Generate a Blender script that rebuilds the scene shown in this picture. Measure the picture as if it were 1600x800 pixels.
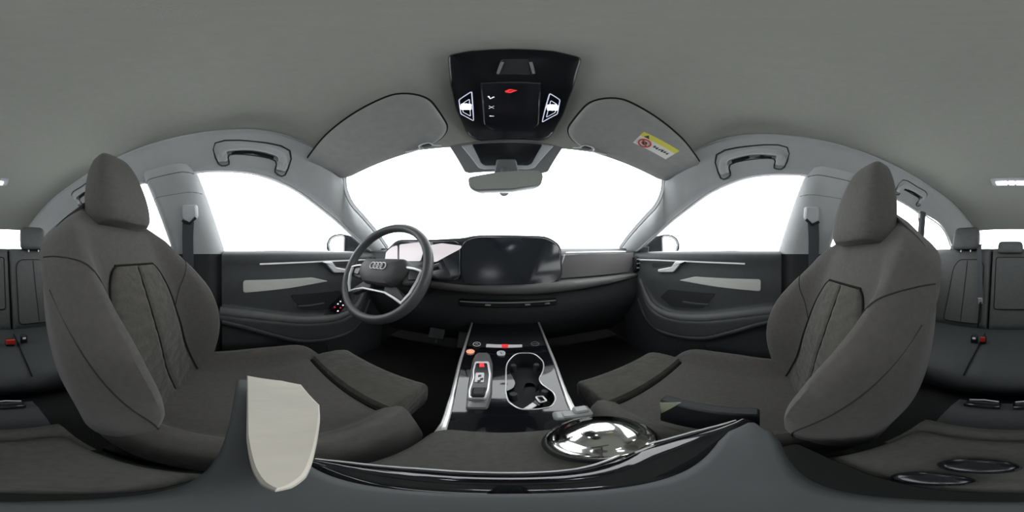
import bpy, math, random
import numpy as np
from math import pi, sin, cos, tan, radians, hypot, atan2, sqrt
from mathutils import Vector, Matrix

random.seed(4)
for o in list(bpy.data.objects):
    bpy.data.objects.remove(o, do_unlink=True)
SC = bpy.context.scene
COL = SC.collection

# ------------------------------------------------------------------ camera
# Car frame: +X right, +Y to the bonnet, +Z up.  OZ lifts everything so that
# the cabin floor is at about z = 0.  The panorama camera stands between the
# front seats, turned a little to the right.
OZ = 0.66
CAM = np.array([-0.015, 0.0, 0.0])
YAW = radians(3.5)
cd = bpy.data.cameras.new('panorama_camera')
cam = bpy.data.objects.new('panorama_camera', cd)
COL.objects.link(cam)
cam.location = (CAM[0], CAM[1], CAM[2] + OZ)
cam.rotation_euler = (pi / 2, 0, -YAW)
cd.type = 'PANO'
try:
    cd.panorama_type = 'EQUIRECTANGULAR'
except Exception:
    pass
try:
    cd.cycles.panorama_type = 'EQUIRECTANGULAR'
except Exception:
    pass
cd.clip_start = 0.005
cd.clip_end = 200
SC.camera = cam

# ------------------------------------------------------------------ light
W = bpy.data.worlds.new('bright_studio')
SC.world = W
W.use_nodes = True
bg = W.node_tree.nodes['Background']
bg.inputs['Color'].default_value = (0.97, 0.985, 1.0, 1)
bg.inputs['Strength'].default_value = 4.8
SC.view_settings.view_transform = 'Standard'
SC.view_settings.look = 'None'
SC.view_settings.gamma = 1
SC.view_settings.use_curve_mapping = False
SC.view_settings.exposure = 0.0


# ------------------------------------------------------------------ pixels -> points
def D(px, py):
    a = (px - 800) * 2 * pi / 1600 + YAW
    e = (400 - py) * pi / 800
    return np.array([sin(a) * cos(e), cos(a) * cos(e), sin(e)])


def PP(px, py, p, n):
    d = D(px, py)
    n = np.array(n, float)
    t = np.dot(np.array(p, float) - CAM, n) / np.dot(d, n)
    return CAM + d * t


def PX(px, py, X): return PP(px, py, (X, 0, 0), (1, 0, 0))
def PY(px, py, Y): return PP(px, py, (0, Y, 0), (0, 1, 0))
def PZ(px, py, Z): return PP(px, py, (0, 0, Z), (0, 0, 1))


# ------------------------------------------------------------------ materials
MATS = {}


def mat(name, col, rough=0.6, metal=0.0, spec=0.5, noise=0.0, nscale=200.0, bump=0.0,
        bscale=400.0, emit=None, estr=0.0, coat=0.0, col2=None, sheen=0.0, stretch=None, bdist=0.002):
    m = bpy.data.materials.new(name)
    m.use_nodes = True
    nt = m.node_tree
    b = nt.nodes['Principled BSDF']
    b.inputs['Base Color'].default_value = (*col, 1)
    b.inputs['Roughness'].default_value = rough
    b.inputs['Metallic'].default_value = metal
    b.inputs['Specular IOR Level'].default_value = spec
    b.inputs['Coat Weight'].default_value = coat
    b.inputs['Sheen Weight'].default_value = sheen
    if emit:
        b.inputs['Emission Color'].default_value = (*emit, 1)
        b.inputs['Emission Strength'].default_value = estr
    tc = None
    if noise or bump:
        tc = nt.nodes.new('ShaderNodeTexCoord')
        src = tc.outputs['Object']
        if stretch:
            mp = nt.nodes.new('ShaderNodeMapping')
            mp.inputs['Scale'].default_value = stretch
            nt.links.new(src, mp.inputs['Vector'])
            src = mp.outputs['Vector']
    if noise:
        n = nt.nodes.new('ShaderNodeTexNoise')
        n.inputs['Scale'].default_value = nscale
        n.inputs['Detail'].default_value = 5
        nt.links.new(src, n.inputs['Vector'])
        r = nt.nodes.new('ShaderNodeMapRange')
        r.inputs['From Min'].default_value = 0.3
        r.inputs['From Max'].default_value = 0.7
        mx = nt.nodes.new('ShaderNodeMix')
        mx.data_type = 'RGBA'
        c2 = col2 or tuple(max(0, c * (1 - noise)) for c in col)
        c1 = col if col2 else tuple(min(1, c * (1 + noise)) for c in col)
        mx.inputs[6].default_value = (*c2, 1)
        mx.inputs[7].default_value = (*c1, 1)
        nt.links.new(n.outputs['Fac'], r.inputs['Value'])
        nt.links.new(r.outputs['Result'], mx.inputs[0])
        nt.links.new(mx.outputs[2], b.inputs['Base Color'])
    if bump:
        n2 = nt.nodes.new('ShaderNodeTexNoise')
        n2.inputs['Scale'].default_value = bscale
        n2.inputs['Detail'].default_value = 4
        nt.links.new(src, n2.inputs['Vector'])
        bp = nt.nodes.new('ShaderNodeBump')
        bp.inputs['Strength'].default_value = bump
        bp.inputs['Distance'].default_value = bdist
        nt.links.new(n2.outputs['Fac'], bp.inputs['Height'])
        nt.links.new(bp.outputs['Normal'], b.inputs['Normal'])
    MATS[name] = m
    return m


mat('headliner', (0.375, 0.385, 0.345), 0.95, spec=0.2, noise=0.03, nscale=60, bump=0.25, bscale=900)
mat('pillar', (0.43, 0.445, 0.45), 0.75, spec=0.3, bump=0.1, bscale=700, noise=0.03, nscale=20)
mat('visor', (0.30, 0.30, 0.295), 0.85, spec=0.25, noise=0.06, nscale=40, bump=0.12, bscale=900)
mat('fabric', (0.071, 0.067, 0.062), 0.9, spec=0.2, noise=0.10, nscale=90, bump=0.25, bscale=700, sheen=0.15)
mat('fabric_insert', (0.060, 0.057, 0.050), 0.95, spec=0.15, noise=0.16, nscale=28, bump=0.9, bscale=30, bdist=0.007, stretch=(1, 1, 1.8), sheen=0.2)
mat('leather', (0.070, 0.073, 0.072), 0.6, spec=0.4, noise=0.08, nscale=40, bump=0.2, bscale=500)
mat('leather_dark', (0.040, 0.044, 0.046), 0.6, spec=0.4, noise=0.08, nscale=40, bump=0.15, bscale=500)
mat('armrest_cloth', (0.068, 0.068, 0.061), 0.9, spec=0.2, noise=0.12, nscale=120, bump=0.3, bscale=900)
mat('seam', (0.012, 0.012, 0.012), 0.9, spec=0.1)
mat('seam_soft', (0.032, 0.031, 0.029), 0.9, spec=0.1)
mat('plastic', (0.030, 0.032, 0.034), 0.6, spec=0.4, noise=0.08, nscale=60, bump=0.08, bscale=900)
mat('plastic_deep', (0.014, 0.015, 0.017), 0.6, spec=0.35)
mat('dash_soft', (0.050, 0.054, 0.057), 0.65, spec=0.4, noise=0.05, nscale=60, bump=0.12, bscale=900)
mat('dash_shelf', (0.115, 0.115, 0.11), 0.55, spec=0.45, noise=0.05, nscale=80)
mat('piano', (0.006, 0.006, 0.008), 0.06, spec=0.6, coat=0.6)
mat('piano_soft', (0.010, 0.011, 0.014), 0.22, spec=0.5)
mat('screen', (0.010, 0.012, 0.016), 0.16, spec=0.5)
mat('screen_matte', (0.010, 0.011, 0.013), 0.5, spec=0.3)
mat('screen_reflection', (0.03, 0.03, 0.03), 0.2, emit=(1.0, 0.93, 0.96), estr=0.72)  # pale glow standing in for window light mirrored on the instrument screen
mat('passenger_panel', (0.15, 0.14, 0.14), 0.35, spec=0.5, noise=0.06, nscale=10)
mat('silver', (0.74, 0.74, 0.75), 0.32, metal=0.45)
mat('satin', (0.60, 0.60, 0.58), 0.5, metal=0.35, noise=0.04, nscale=200, stretch=(1, 6, 1))
mat('trim_panel', (0.50, 0.50, 0.47), 0.5, metal=0.25, noise=0.05, nscale=120, stretch=(1, 0.2, 4))
mat('chrome', (0.80, 0.79, 0.76), 0.09, metal=1.0)
mat('rail', (0.62, 0.61, 0.60), 0.28, metal=0.6)
mat('selector_base', (0.12, 0.12, 0.12), 0.2, spec=0.6, coat=0.5)
mat('rubber', (0.02, 0.02, 0.022), 0.7)
mat('seal_light', (0.62, 0.62, 0.64), 0.35, metal=0.3)
mat('wheel_leather', (0.060, 0.063, 0.066), 0.45, spec=0.45, bump=0.12, bscale=700, noise=0.05, nscale=100)
mat('wheel_hub', (0.055, 0.054, 0.056), 0.55, spec=0.4, bump=0.08, bscale=900)
mat('emblem', (0.85, 0.85, 0.85), 0.3, metal=0.2)
mat('mirror', (0.85, 0.87, 0.89), 0.03, metal=1.0)
mat('mirror_body', (0.14, 0.145, 0.15), 0.45, spec=0.5)
mat('mirror_shell', (0.006, 0.007, 0.008), 0.6, spec=0.08)
mat('bracket', (0.20, 0.205, 0.21), 0.5, spec=0.5)
mat('bracket_light', (0.50, 0.52, 0.54), 0.4, spec=0.5)
mat('lamp_led', (1, 1, 1), 0.3, emit=(0.90, 0.93, 1.0), estr=22)
mat('lamp_rim', (0.75, 0.75, 0.85), 0.3, emit=(0.75, 0.78, 1.0), estr=0.45)
mat('icon_white', (0.9, 0.9, 0.9), 0.4, emit=(1, 0.98, 1), estr=0.9)
mat('icon_dim', (0.5, 0.5, 0.5), 0.5, emit=(1, 1, 1), estr=0.12)
mat('icon_red', (0.5, 0.02, 0.02), 0.4, emit=(1, 0.05, 0.06), estr=0.6)
mat('icon_orange', (0.6, 0.25, 0.15), 0.4, emit=(1, 0.45, 0.3), estr=0.5)
mat('red_plastic', (0.62, 0.035, 0.02), 0.4)
mat('strap', (0.055, 0.06, 0.068), 0.8, noise=0.1, nscale=300)
mat('paper', (0.78, 0.78, 0.74), 0.7)
mat('yellow', (0.72, 0.68, 0.10), 0.7)
mat('ink', (0.06, 0.06, 0.06), 0.8)
mat('ink_red', (0.55, 0.06, 0.05), 0.8)
mat('carpet', (0.022, 0.022, 0.023), 1.0, spec=0.1, noise=0.3, nscale=300, bump=0.5, bscale=600)
mat('body', (0.02, 0.02, 0.022), 0.8)
mat('bar_grey', (0.058, 0.063, 0.066), 0.7, noise=0.12, nscale=120, stretch=(0.2, 1, 1))
mat('cream', (0.50, 0.47, 0.41), 0.55, noise=0.16, nscale=30, bump=0.5, bscale=45, stretch=(1, .4, 1))
mat('clip_grey', (0.27, 0.28, 0.28), 0.45)
mat('reflection_pale', (0.30, 0.33, 0.24), 0.6)  # tint of the reflection painted on the black box


def glass():
    m = bpy.data.materials.new('pane_glass')
    m.use_nodes = True
    nt = m.node_tree
    nt.nodes.remove(nt.nodes['Principled BSDF'])
    out = nt.nodes['Material Output']
    t = nt.nodes.new('ShaderNodeBsdfTransparent')
    t.inputs['Color'].default_value = (0.97, 0.98, 0.98, 1)
    g = nt.nodes.new('ShaderNodeBsdfGlossy')
    g.inputs['Roughness'].default_value = 0.02
    lw = nt.nodes.new('ShaderNodeLayerWeight')
    lw.inputs['Blend'].default_value = 0.5
    pw = nt.nodes.new('ShaderNodeMath'); pw.operation = 'POWER'; pw.inputs[1].default_value = 5
    f = nt.nodes.new('ShaderNodeMath'); f.operation = 'MULTIPLY_ADD'
    f.inputs[1].default_value = 0.9; f.inputs[2].default_value = 0.03
    nt.links.new(lw.outputs['Facing'], pw.inputs[0])
    nt.links.new(pw.outputs[0], f.inputs[0])
    mx = nt.nodes.new('ShaderNodeMixShader')
    nt.links.new(f.outputs[0], mx.inputs[0])
    nt.links.new(t.outputs[0], mx.inputs[1])
    nt.links.new(g.outputs[0], mx.inputs[2])
    nt.links.new(mx.outputs[0], out.inputs['Surface'])
    MATS['glass'] = m


glass()


# ------------------------------------------------------------------ mesh tools
def V(*a): return np.array(a, float)


def unit(v):
    v = np.array(v, float)
    n = np.linalg.norm(v)
    return v / n if n > 1e-12 else v


def cr(x, tab):
    """smooth interpolation through a table of (x, value) pairs"""
    xs = [p[0] for p in tab]
    ys = [np.array(p[1], float) for p in tab]
    if x <= xs[0]: return ys[0].copy()
    if x >= xs[-1]: return ys[-1].copy()
    i = max(k for k in range(len(xs) - 1) if xs[k] <= x)
    h = xs[i + 1] - xs[i]
    t = (x - xs[i]) / h

    def slope(k):
        if k == 0: return (ys[1] - ys[0]) / (xs[1] - xs[0])
        if k == len(xs) - 1: return (ys[-1] - ys[-2]) / (xs[-1] - xs[-2])
        return (ys[k + 1] - ys[k - 1]) / (xs[k + 1] - xs[k - 1])
    a, b = slope(i) * h, slope(i + 1) * h
    return ((2*t**3 - 3*t**2 + 1) * ys[i] + (t**3 - 2*t**2 + t) * a
            + (-2*t**3 + 3*t**2) * ys[i + 1] + (t**3 - t**2) * b)


def sm(a, b, x):
    t = min(1, max(0, (x - a) / (b - a)))
    return t * t * (3 - 2 * t)


def spline(pts, n, closed=False):
    """Catmull-Rom curve through 3-D points, n samples per span"""
    P = [np.array(p, float) for p in pts]
    out = []
    m = len(P)
    spans = m if closed else m - 1
    for i in range(spans):
        if closed:
            p0, p1, p2, p3 = P[(i - 1) % m], P[i], P[(i + 1) % m], P[(i + 2) % m]
        else:
            p0, p1, p2, p3 = P[max(i - 1, 0)], P[i], P[i + 1], P[min(i + 2, m - 1)]
        for k in range(n):
            t = k / n
            out.append(0.5 * ((2*p1) + (-p0 + p2)*t + (2*p0 - 5*p1 + 4*p2 - p3)*t*t + (-p0 + 3*p1 - 3*p2 + p3)*t**3))
    if not closed: out.append(P[-1])
    return out


def rpoly(pts, r, seg=5):
    """polygon with rounded corners (any dimension); r a number or one per corner"""
    P = [np.array(p, float) for p in pts]
    n = len(P)
    out = []
    for i in range(n):
        ri = r[i] if isinstance(r, (list, tuple)) else r
        a, b, c = P[i - 1], P[i], P[(i + 1) % n]
        da, dc = np.linalg.norm(a - b), np.linalg.norm(c - b)
        k = min(ri, da * 0.48, dc * 0.48)
        if k < 1e-5:
            out.append(b); continue
        p, q = b + (a - b) / da * k, b + (c - b) / dc * k
        for s in range(seg + 1):
            t = s / seg
            out.append((1 - t)**2 * p + 2*t*(1 - t) * b + t*t * q)
    return out


class MB:
    def __init__(s): s.v, s.f = [], []

    def add(s, vs, fs):
        o = len(s.v)
        s.v += [tuple(float(c) for c in p) for p in vs]
        s.f += [tuple(o + i for i in f) for f in fs]
        return s

    def box(s, c, d, rz=0, rx=0, ry=0, ch=0.0):
        c = np.array(c, float)
        R = np.array(Matrix.Rotation(rz, 3, 'Z') @ Matrix.Rotation(ry, 3, 'Y') @ Matrix.Rotation(rx, 3, 'X'))
        hx, hy, hz = d[0]/2, d[1]/2, d[2]/2
        if ch <= 0:
            vs = [c + R @ V(x*hx, y*hy, z*hz) for z in (-1, 1) for x, y in ((-1,-1),(1,-1),(1,1),(-1,1))]
            return s.add(vs, [(3,2,1,0),(4,5,6,7),(0,1,5,4),(1,2,6,5),(2,3,7,6),(3,0,4,7)])
        rings = []
        for z, k in ((-hz, ch), (-hz + ch, 0), (hz - ch, 0), (hz, ch)):
            ring = []
            for sx, sy in ((-1,-1),(1,-1),(1,1),(-1,1)):
                for q in ((0, 1), (1, 0)) if sx * sy > 0 else ((1, 0), (0, 1)):
                    ring.append(c + R @ V(sx*(hx - max(k, ch*q[0])), sy*(hy - max(k, ch*q[1])), z))
            rings.append(ring)
        return s.loft(rings)

    def loft(s, secs, closed=True, caps=True):
        n = len(secs[0])
        vs = [p for r in secs for p in r]
        fs = []
        for i in range(len(secs) - 1):
            for j in range(n if closed else n - 1):
                k = (j + 1) % n
                fs.append((i*n + j, i*n + k, (i+1)*n + k, (i+1)*n + j))
        if caps and closed:
            fs.append(tuple(reversed(range(n))))
            fs.append(tuple((len(secs)-1)*n + j for j in range(n)))
        return s.add(vs, fs)

    def tube(s, path, r, n=8, closed=False, flat=None, up=None):
        """round (or flattened) tube along a path; r may be a list"""
        P = [np.array(p, float) for p in path]
        m = len(P)
        secs = []
        prev = None
        for i in range(m):
            a = P[i - 1] if (closed or i > 0) else P[i]
            b = P[(i + 1) % m] if (closed or i < m - 1) else P[i]
            t = unit(b - a)
            ref = np.array(up, float) if up is not None else (prev if prev is not None else (V(0,0,1) if abs(t[2]) < .9 else V(1,0,0)))
            u = ref - t * np.dot(ref, t)
            u = unit(u)
            w = np.cross(t, u)
            prev = u
            ri = r[i] if isinstance(r, (list, tuple, np.ndarray)) else r
            fl = 1.0 if flat is None else flat
            secs.append([P[i] + (u * cos(2*pi*k/n) * fl + w * sin(2*pi*k/n)) * ri for k in range(n)])
        if closed:
            secs.append(secs[0])
            return s.loft(secs, True, False)
        return s.loft(secs)

    def panel(s, pts, nrm, t, ch=0.0):
        """flat or nearly flat plate: outline pts (front face), thickness t behind it, chamfer ch"""
        P = [np.array(p, float) for p in pts]
        nrm = unit(nrm)
        # drop doubles
        Q = []
        for p in P:
            if not Q or np.linalg.norm(p - Q[-1]) > 1e-5: Q.append(p)
        if np.linalg.norm(Q[0] - Q[-1]) < 1e-5: Q.pop()
        P = Q
        area = sum(np.dot(np.cross(P[i], P[(i+1) % len(P)]), nrm) for i in range(len(P)))
        if area < 0: P = P[::-1]
        n = len(P)
        rings = [[p - nrm * t for p in P]]
        if ch > 0:
            ins = []
            for i in range(n):
                e1 = unit(P[i] - P[i-1]); e2 = unit(P[(i+1) % n] - P[i])
                n1 = np.cross(nrm, e1); n2 = np.cross(nrm, e2)
                b = unit(n1 + n2)
                k = ch / max(0.5, np.dot(b, n1))
                ins.append(P[i] + b * k)
            rings.append([p - nrm * ch for p in P])
            rings.append([p * 0.3 + q * 0.7 - nrm * ch * 0.3 for p, q in zip(P, ins)])
            rings.append(ins)
        else:
            rings.append(P)
        return s.loft(rings)

    def disc(s, c, nrm, r, t, ch=0.0, n=24, ry=None, u=None):
        c = np.array(c, float); nrm = unit(nrm)
        u = unit(np.cross(nrm, V(0,0,1) if abs(nrm[2]) < .9 else V(0,1,0))) if u is None else unit(u)
        w = np.cross(nrm, u)
        ry = ry or r
        return s.panel([c + u*cos(2*pi*k/n)*r + w*sin(2*pi*k/n)*ry for k in range(n)], nrm, t, ch)

    def ring(s, c, nrm, r, tr, n=32, m=8, ry=None, u=None):
        c = np.array(c, float); nrm = unit(nrm)
        u = unit(np.cross(nrm, V(0,0,1) if abs(nrm[2]) < .9 else V(0,1,0))) if u is None else unit(u)
        w = np.cross(nrm, u)
        ry = ry or r
        return s.tube([c + u*cos(2*pi*k/n)*r + w*sin(2*pi*k/n)*ry for k in range(n)], tr, m, closed=True, up=nrm)

    def grid(s, f, us, vs, thick=None, nsign=1):
        """surface f(u, v); with thick it becomes a closed sheet"""
        nu, nv = len(us), len(vs)
        G = np.array([[f(u, v) for v in vs] for u in us], float)
        front = [G[i, j] for i in range(nu) for j in range(nv)]
        fs = [(i*nv + j, (i+1)*nv + j, (i+1)*nv + j + 1, i*nv + j + 1) for i in range(nu-1) for j in range(nv-1)]
        if thick is None: return s.add(front, fs)
        du = np.gradient(G, axis=0); dv = np.gradient(G, axis=1)
        N = np.cross(du, dv)
        N /= np.maximum(np.linalg.norm(N, axis=2, keepdims=True), 1e-9)
        B = G - N * thick * nsign
        back = [B[i, j] for i in range(nu) for j in range(nv)]
        o = nu * nv
        fs += [(o + a, o + d, o + c, o + b) for a, b, c, d in fs]
        ring = [i*nv for i in range(nu)] + [(nu-1)*nv + j for j in range(1, nv)] + \
               [i*nv + nv - 1 for i in range(nu-2, -1, -1)] + [j for j in range(nv-2, 0, -1)]
        for k in range(len(ring)):
            a, b = ring[k], ring[(k+1) % len(ring)]
            fs.append((b, a, o + a, o + b))
        return s.add(front + back, fs)

    def lathe(s, c, prof, n=32, axis=(0, 0, 1), u=None):
        c = np.array(c, float); ax = unit(axis)
        u = unit(np.cross(ax, V(0,1,0) if abs(ax[1]) < .9 else V(1,0,0))) if u is None else unit(u)
        w = np.cross(ax, u)
        return s.loft([[c + ax*h + (u*cos(2*pi*k/n) + w*sin(2*pi*k/n))*max(r, 1e-4) for k in range(n)] for r, h in prof])

    def mirrored(s):
        m = MB()
        m.v = [(-x, y, z) for x, y, z in s.v]
        m.f = [tuple(reversed(f)) for f in s.f]
        return m

    def moved(s, d):
        m = MB()
        m.v = [(x + d[0], y + d[1], z + d[2]) for x, y, z in s.v]
        m.f = list(s.f)
        return m


ORG = {}


def tag(o, label=None, cat=None, group=None, kind=None):
    if label: o['label'] = label
    if cat: o['category'] = cat
    if group: o['group'] = group
    if kind: o['kind'] = kind
    return o


def thing(name, loc, label, cat, group=None, kind=None):
    o = bpy.data.objects.new(name, None)
    COL.objects.link(o)
    o.empty_display_size = 0.05
    o.location = (loc[0], loc[1], loc[2] + OZ)
    ORG[o.name] = np.array([loc[0], loc[1], loc[2] + OZ])
    return tag(o, label, cat, group, kind)


def build(name, mb, m, parent=None, label=None, cat=None, group=None, kind=None, smooth=38):
    A = np.array(mb.v, float)
    A[:, 2] += OZ
    lo, hi = A.min(0), A.max(0)
    c = (lo + hi) / 2
    if parent is None: c[2] = lo[2]
    me = bpy.data.meshes.new(name)
    me.from_pydata([tuple(p) for p in (A - c)], [], mb.f)
    me.validate()
    import bmesh
    bm = bmesh.new(); bm.from_mesh(me)
    bmesh.ops.remove_doubles(bm, verts=bm.verts, dist=1e-6)
    bmesh.ops.recalc_face_normals(bm, faces=bm.faces)
    bm.to_mesh(me); bm.free()
    if smooth:
        for p in me.polygons: p.use_smooth = True
        me.set_sharp_from_angle(angle=radians(smooth))
    me.materials.append(MATS[m])
    o = bpy.data.objects.new(name, me)
    COL.objects.link(o)
    po = np.zeros(3)
    if parent is not None:
        o.parent = parent
        po = ORG[parent.name]
    o.location = tuple(c - po)
    ORG[o.name] = c
    return tag(o, label, cat, group, kind)


def lin(a, b, n): return [a + (b - a) * i / (n - 1) for i in range(n)]


# =====================================================================================
# THE CABIN SHELL
# =====================================================================================
def zr(x, y):
    z = 0.5 - 0.36 * max(0, y - 0.05)**2 - 0.22 * max(0, -y - 1.05)**2
    lat = 0.018 + 0.055 * sm(0.0, 0.38, y)
    return z - lat * min(1.15, abs(x) / 0.505)**3


def xe(y): return float(cr(y, [(-1.95, .44), (-1.5, .485), (-1.15, .505), (.1, .505), (.25, .522), (.363, .56), (.6, .57)]))
def yf(x): return 0.525 - 0.52 * x * x


def roof(u, v):
    # u -1..1 across, v 0..1 front to back
    y = 0
    x = u * 0.5
    for _ in range(4):
        y = yf(x) * (1 - v) + (-1.95) * v
        x = u * xe(y)
    return V(x, y, zr(x, y))


mb = MB().grid(roof, lin(-1, 1, 41), [0, .006, .02, .04, .06] + lin(.09, 1, 50), 0.03, 1)
build('ceiling', mb, 'headliner', label='pale grey-green cloth headliner over the whole cabin', cat='ceiling', kind='structure')


def side_x(y, z):
    return 0.726 - 0.315 * z - 0.05 * sm(0.95, 1.5, -y)


# inner edge (roof crease, then windscreen edge) and outer edge (top of the side glass), rear to front
RAIL = [
    ((.455, -1.90, None), (-1.80, .02)),
    ((.485, -1.55, None), (-1.60, .135)),
    ((.500, -1.25, None), (-1.30, .277)),
    ((.505, -1.00, None), (-1.02, .325)),
    ((.505, -0.70, None), (-0.70, .358)),
    ((.505, -0.40, None), (-0.40, .368)),
    ((.505, -0.12, None), (-0.12, .358)),
    ((.505, 0.05, None), (0.05, .338)),
    ((.512, 0.17, None), (0.19, .290)),
    ((.524, 0.26, None), (0.31, .228)),
    ((.560, 0.363, .368), (0.41, .176)),
    ((.585, 0.395, .295), (0.455, .150)),
    ((.606, 0.445, .240), (0.505, .123)),
    ((.638, 0.540, .198), (0.575, .084)),
    ((.664, 0.680, .118), (0.645, .046)),
    ((.695, 0.800, .045), (0.72, .010)),
]


def rail_rows(n=5):
    ins, outs = [], []
    for (x, y, z), (yo, zo) in RAIL:
        ins.append(V(x, y, zr(x, y) - 0.004 if z is None else z))
        outs.append(V(side_x(yo, zo), yo, zo))
    return spline(ins, n), spline(outs, n)


RI, RO = rail_rows()


def rail_mesh():
    secs = []
    n = len(RI)
    for i in range(n):
        a, b = RI[i], RO[i]
        front = i / (n - 1)
        row = []
        tuck = V(-0.03, 0, 0.028) if a[1] < 0.35 else V(-.004, 0.012, 0.012)
        row.append(a + tuck)
        if a[1] < 0.35: row.append(a + V(0.0, 0, 0.012))
        else: row.append(a + V(.0, .006, .004))
        # rolled edge below the headliner, fading out towards the front
        k = 1 - sm(-0.05, 0.2, a[1])
        row.append(a + V(-.002 * k, 0, -.004 * k))
        row.append(a + V(.006, 0, -.010 * k - .001))
        d = b - a
        nrm = V(-.75, -.12, -.55)
        nrm = unit(nrm - unit(d) * np.dot(nrm, unit(d)))      # towards the cabin
        for t in lin(0.1, 0.97, 9):
            bul = 0.012 * sin(pi * t) * (1 if a[1] > .3 else .6)
            row.append(a + d * t + nrm * bul)
        row.append(b + nrm * 0.004)
        row.append(b + V(.012, 0, .004))
        row.append(b + V(.03, 0, .02))
        secs.append(row)
    m = MB()
    m.loft(secs, closed=False, caps=False)
    return m


rm = rail_mesh()
build('trim_1', rm.mirrored(), 'pillar', label='light grey roof rail and windscreen pillar trim on the driver side', cat='trim', kind='structure', smooth=50)
build('trim_2', rm, 'pillar', label='light grey roof rail and windscreen pillar trim on the passenger side', cat='trim', kind='structure', smooth=50)

# outer roof skin and lower body, closing the cabin
mb = MB().grid(lambda u, v: roof(u * 1.08, v) + V(0, 0.0, 0.045), lin(-1, 1, 21), lin(0.0, 1, 30), 0.012, 1)
build('roof_skin', mb, 'body', label='dark outer roof panel above the headliner', cat='roof', kind='structure')
build('floor', MB().box((0, -.55, -.635), (1.56, 3.4, .03)), 'carpet', label='black carpeted cabin floor', cat='floor', kind='structure')
build('wall_front', MB().box((0, 1.09, -.31), (1.56, .04, .66)), 'body', label='dark bulkhead behind the dashboard', cat='wall', kind='structure')
build('wall_back', MB().box((0, -2.24, -.28), (1.56, .04, .72)), 'body', label='dark tailgate lining below the rear window', cat='wall', kind='structure')
build('wall_left', MB().box((-.775, -.57, -.315), (.03, 3.3, .64)), 'body', label='dark outer body side behind the driver door', cat='wall', kind='structure')
build('wall_right', MB().box((.775, -.57, -.315), (.03, 3.3, .64)), 'body', label='dark outer body side behind the passenger door', cat='wall', kind='structure')


# ---- windscreen
def wind(u, v):
    # v 0 top .. 1 bottom
    xt, xb = .58, .735
    x = u * (xt * (1 - v) + xb * v)
    yt = yf(u * .56) + .01
    top = V(u * xt, yt, zr(u * .56, yf(u * .56)) + .012)
    bot = V(u * xb, 1.06 - .26 * u * u, .048)
    p = top * (1 - v) + bot * v
    return p + V(0, .05, .05) * sin(pi * v) * .5


build('window_1', MB().grid(wind, lin(-1, 1, 25), lin(0, 1, 17), 0.005, 1), 'glass', label='wide bright windscreen in front of the dashboard', cat='windscreen', kind='structure')


def side_pt(y, z, off=0.0): return V(side_x(y, z) + off, y, z)


FW = [(-.105, .018), (-.15, .18), (-.189, .318), (-.196, .348), (-.186, .3615), (-.15, .361), (-.11, .358), (-.04, .352), (.05, .338), (.19, .290), (.31, .228),
      (.41, .176), (.505, .123), (.575, .084), (.645, .046), (.70, .016), (.40, .017), (.10, .018)]
RW = [(-.335, .03), (-.41, .335), (-.425, .358), (-.45, .366), (-.55, .364), (-.70, .358), (-.86, .342), (-.98, .322), (-1.00, .30), (-1.075, .05)]
QW = [(-1.125, .05), (-1.035, .30), (-1.045, .318), (-1.12, .308), (-1.30, .27), (-1.45, .205), (-1.60, .12), (-1.67, .06)]


def pane(outline, off=.022, t=.004):
    pts = [side_pt(y, z, off) for y, z in outline]
    return MB().panel(pts, (-1, 0, -.315), t)


for nm, ol, lab in (('2', FW, 'front door glass beside the steering wheel'), ('4', RW, 'rear door glass behind the driver seat'), ('6', QW, 'small quarter glass behind the driver side rear door')):
    build('window_' + nm, pane(ol).mirrored(), 'glass', label=lab, cat='window', kind='structure')
for nm, ol, lab in (('3', FW, 'front door glass beside the passenger seat'), ('5', RW, 'rear door glass behind the passenger seat'), ('7', QW, 'small quarter glass behind the passenger side rear door')):
    build('window_' + nm, pane(ol), 'glass', label=lab, cat='window', kind='structure')


# seals round the glass: parts of the doors, made below
def seal(outline, r, off, start=0, n=4):
    pts = spline([side_pt(y, z, off) for y, z in outline], n)
    return MB().tube(pts, r, 6)


# ---- B pillars
def bpillar():
    # three covers: upper, middle, lower; front and rear edges follow the glass
    def fr(z): return -.105 - .085 * (z - .018) / .30 if z > .018 else -.105 + .0 * z
    def re(z): return -.335 - .075 * (z - .03) / .305 if z > .03 else -.335

    def cov(z0, z1, n=8, lift=0.0):
        secs = []
        for z in lin(z0, z1, n):
            a, b = fr(z) + .010, re(z) - .010
            row = []
            for t in lin(0, 1, 13):
                y = a + (b - a) * t
                e = min(t, 1 - t) * 2
                dep = .050 * (1 - (1 - min(1, e * 2.2))**2)
                x = side_x(y, z if z > -.05 else -.05) + .008 - dep - lift
                if z < .0: x -= .012 * sm(0, -.3, z) if False else 0
                row.append(V(x, y, z))
            for t in (1, 0):
                y = a + (b - a) * t
                row.append(V(side_x(y, max(z, -.05)) + .03, y, z))
            secs.append(row)
        return MB().loft(secs)
    return [('upper_cover', cov(.258, .385)), ('middle_cover', cov(.008, .257, 10, .0015)), ('lower_cover', cov(-.60, .0085, 12, .004))]


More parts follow.
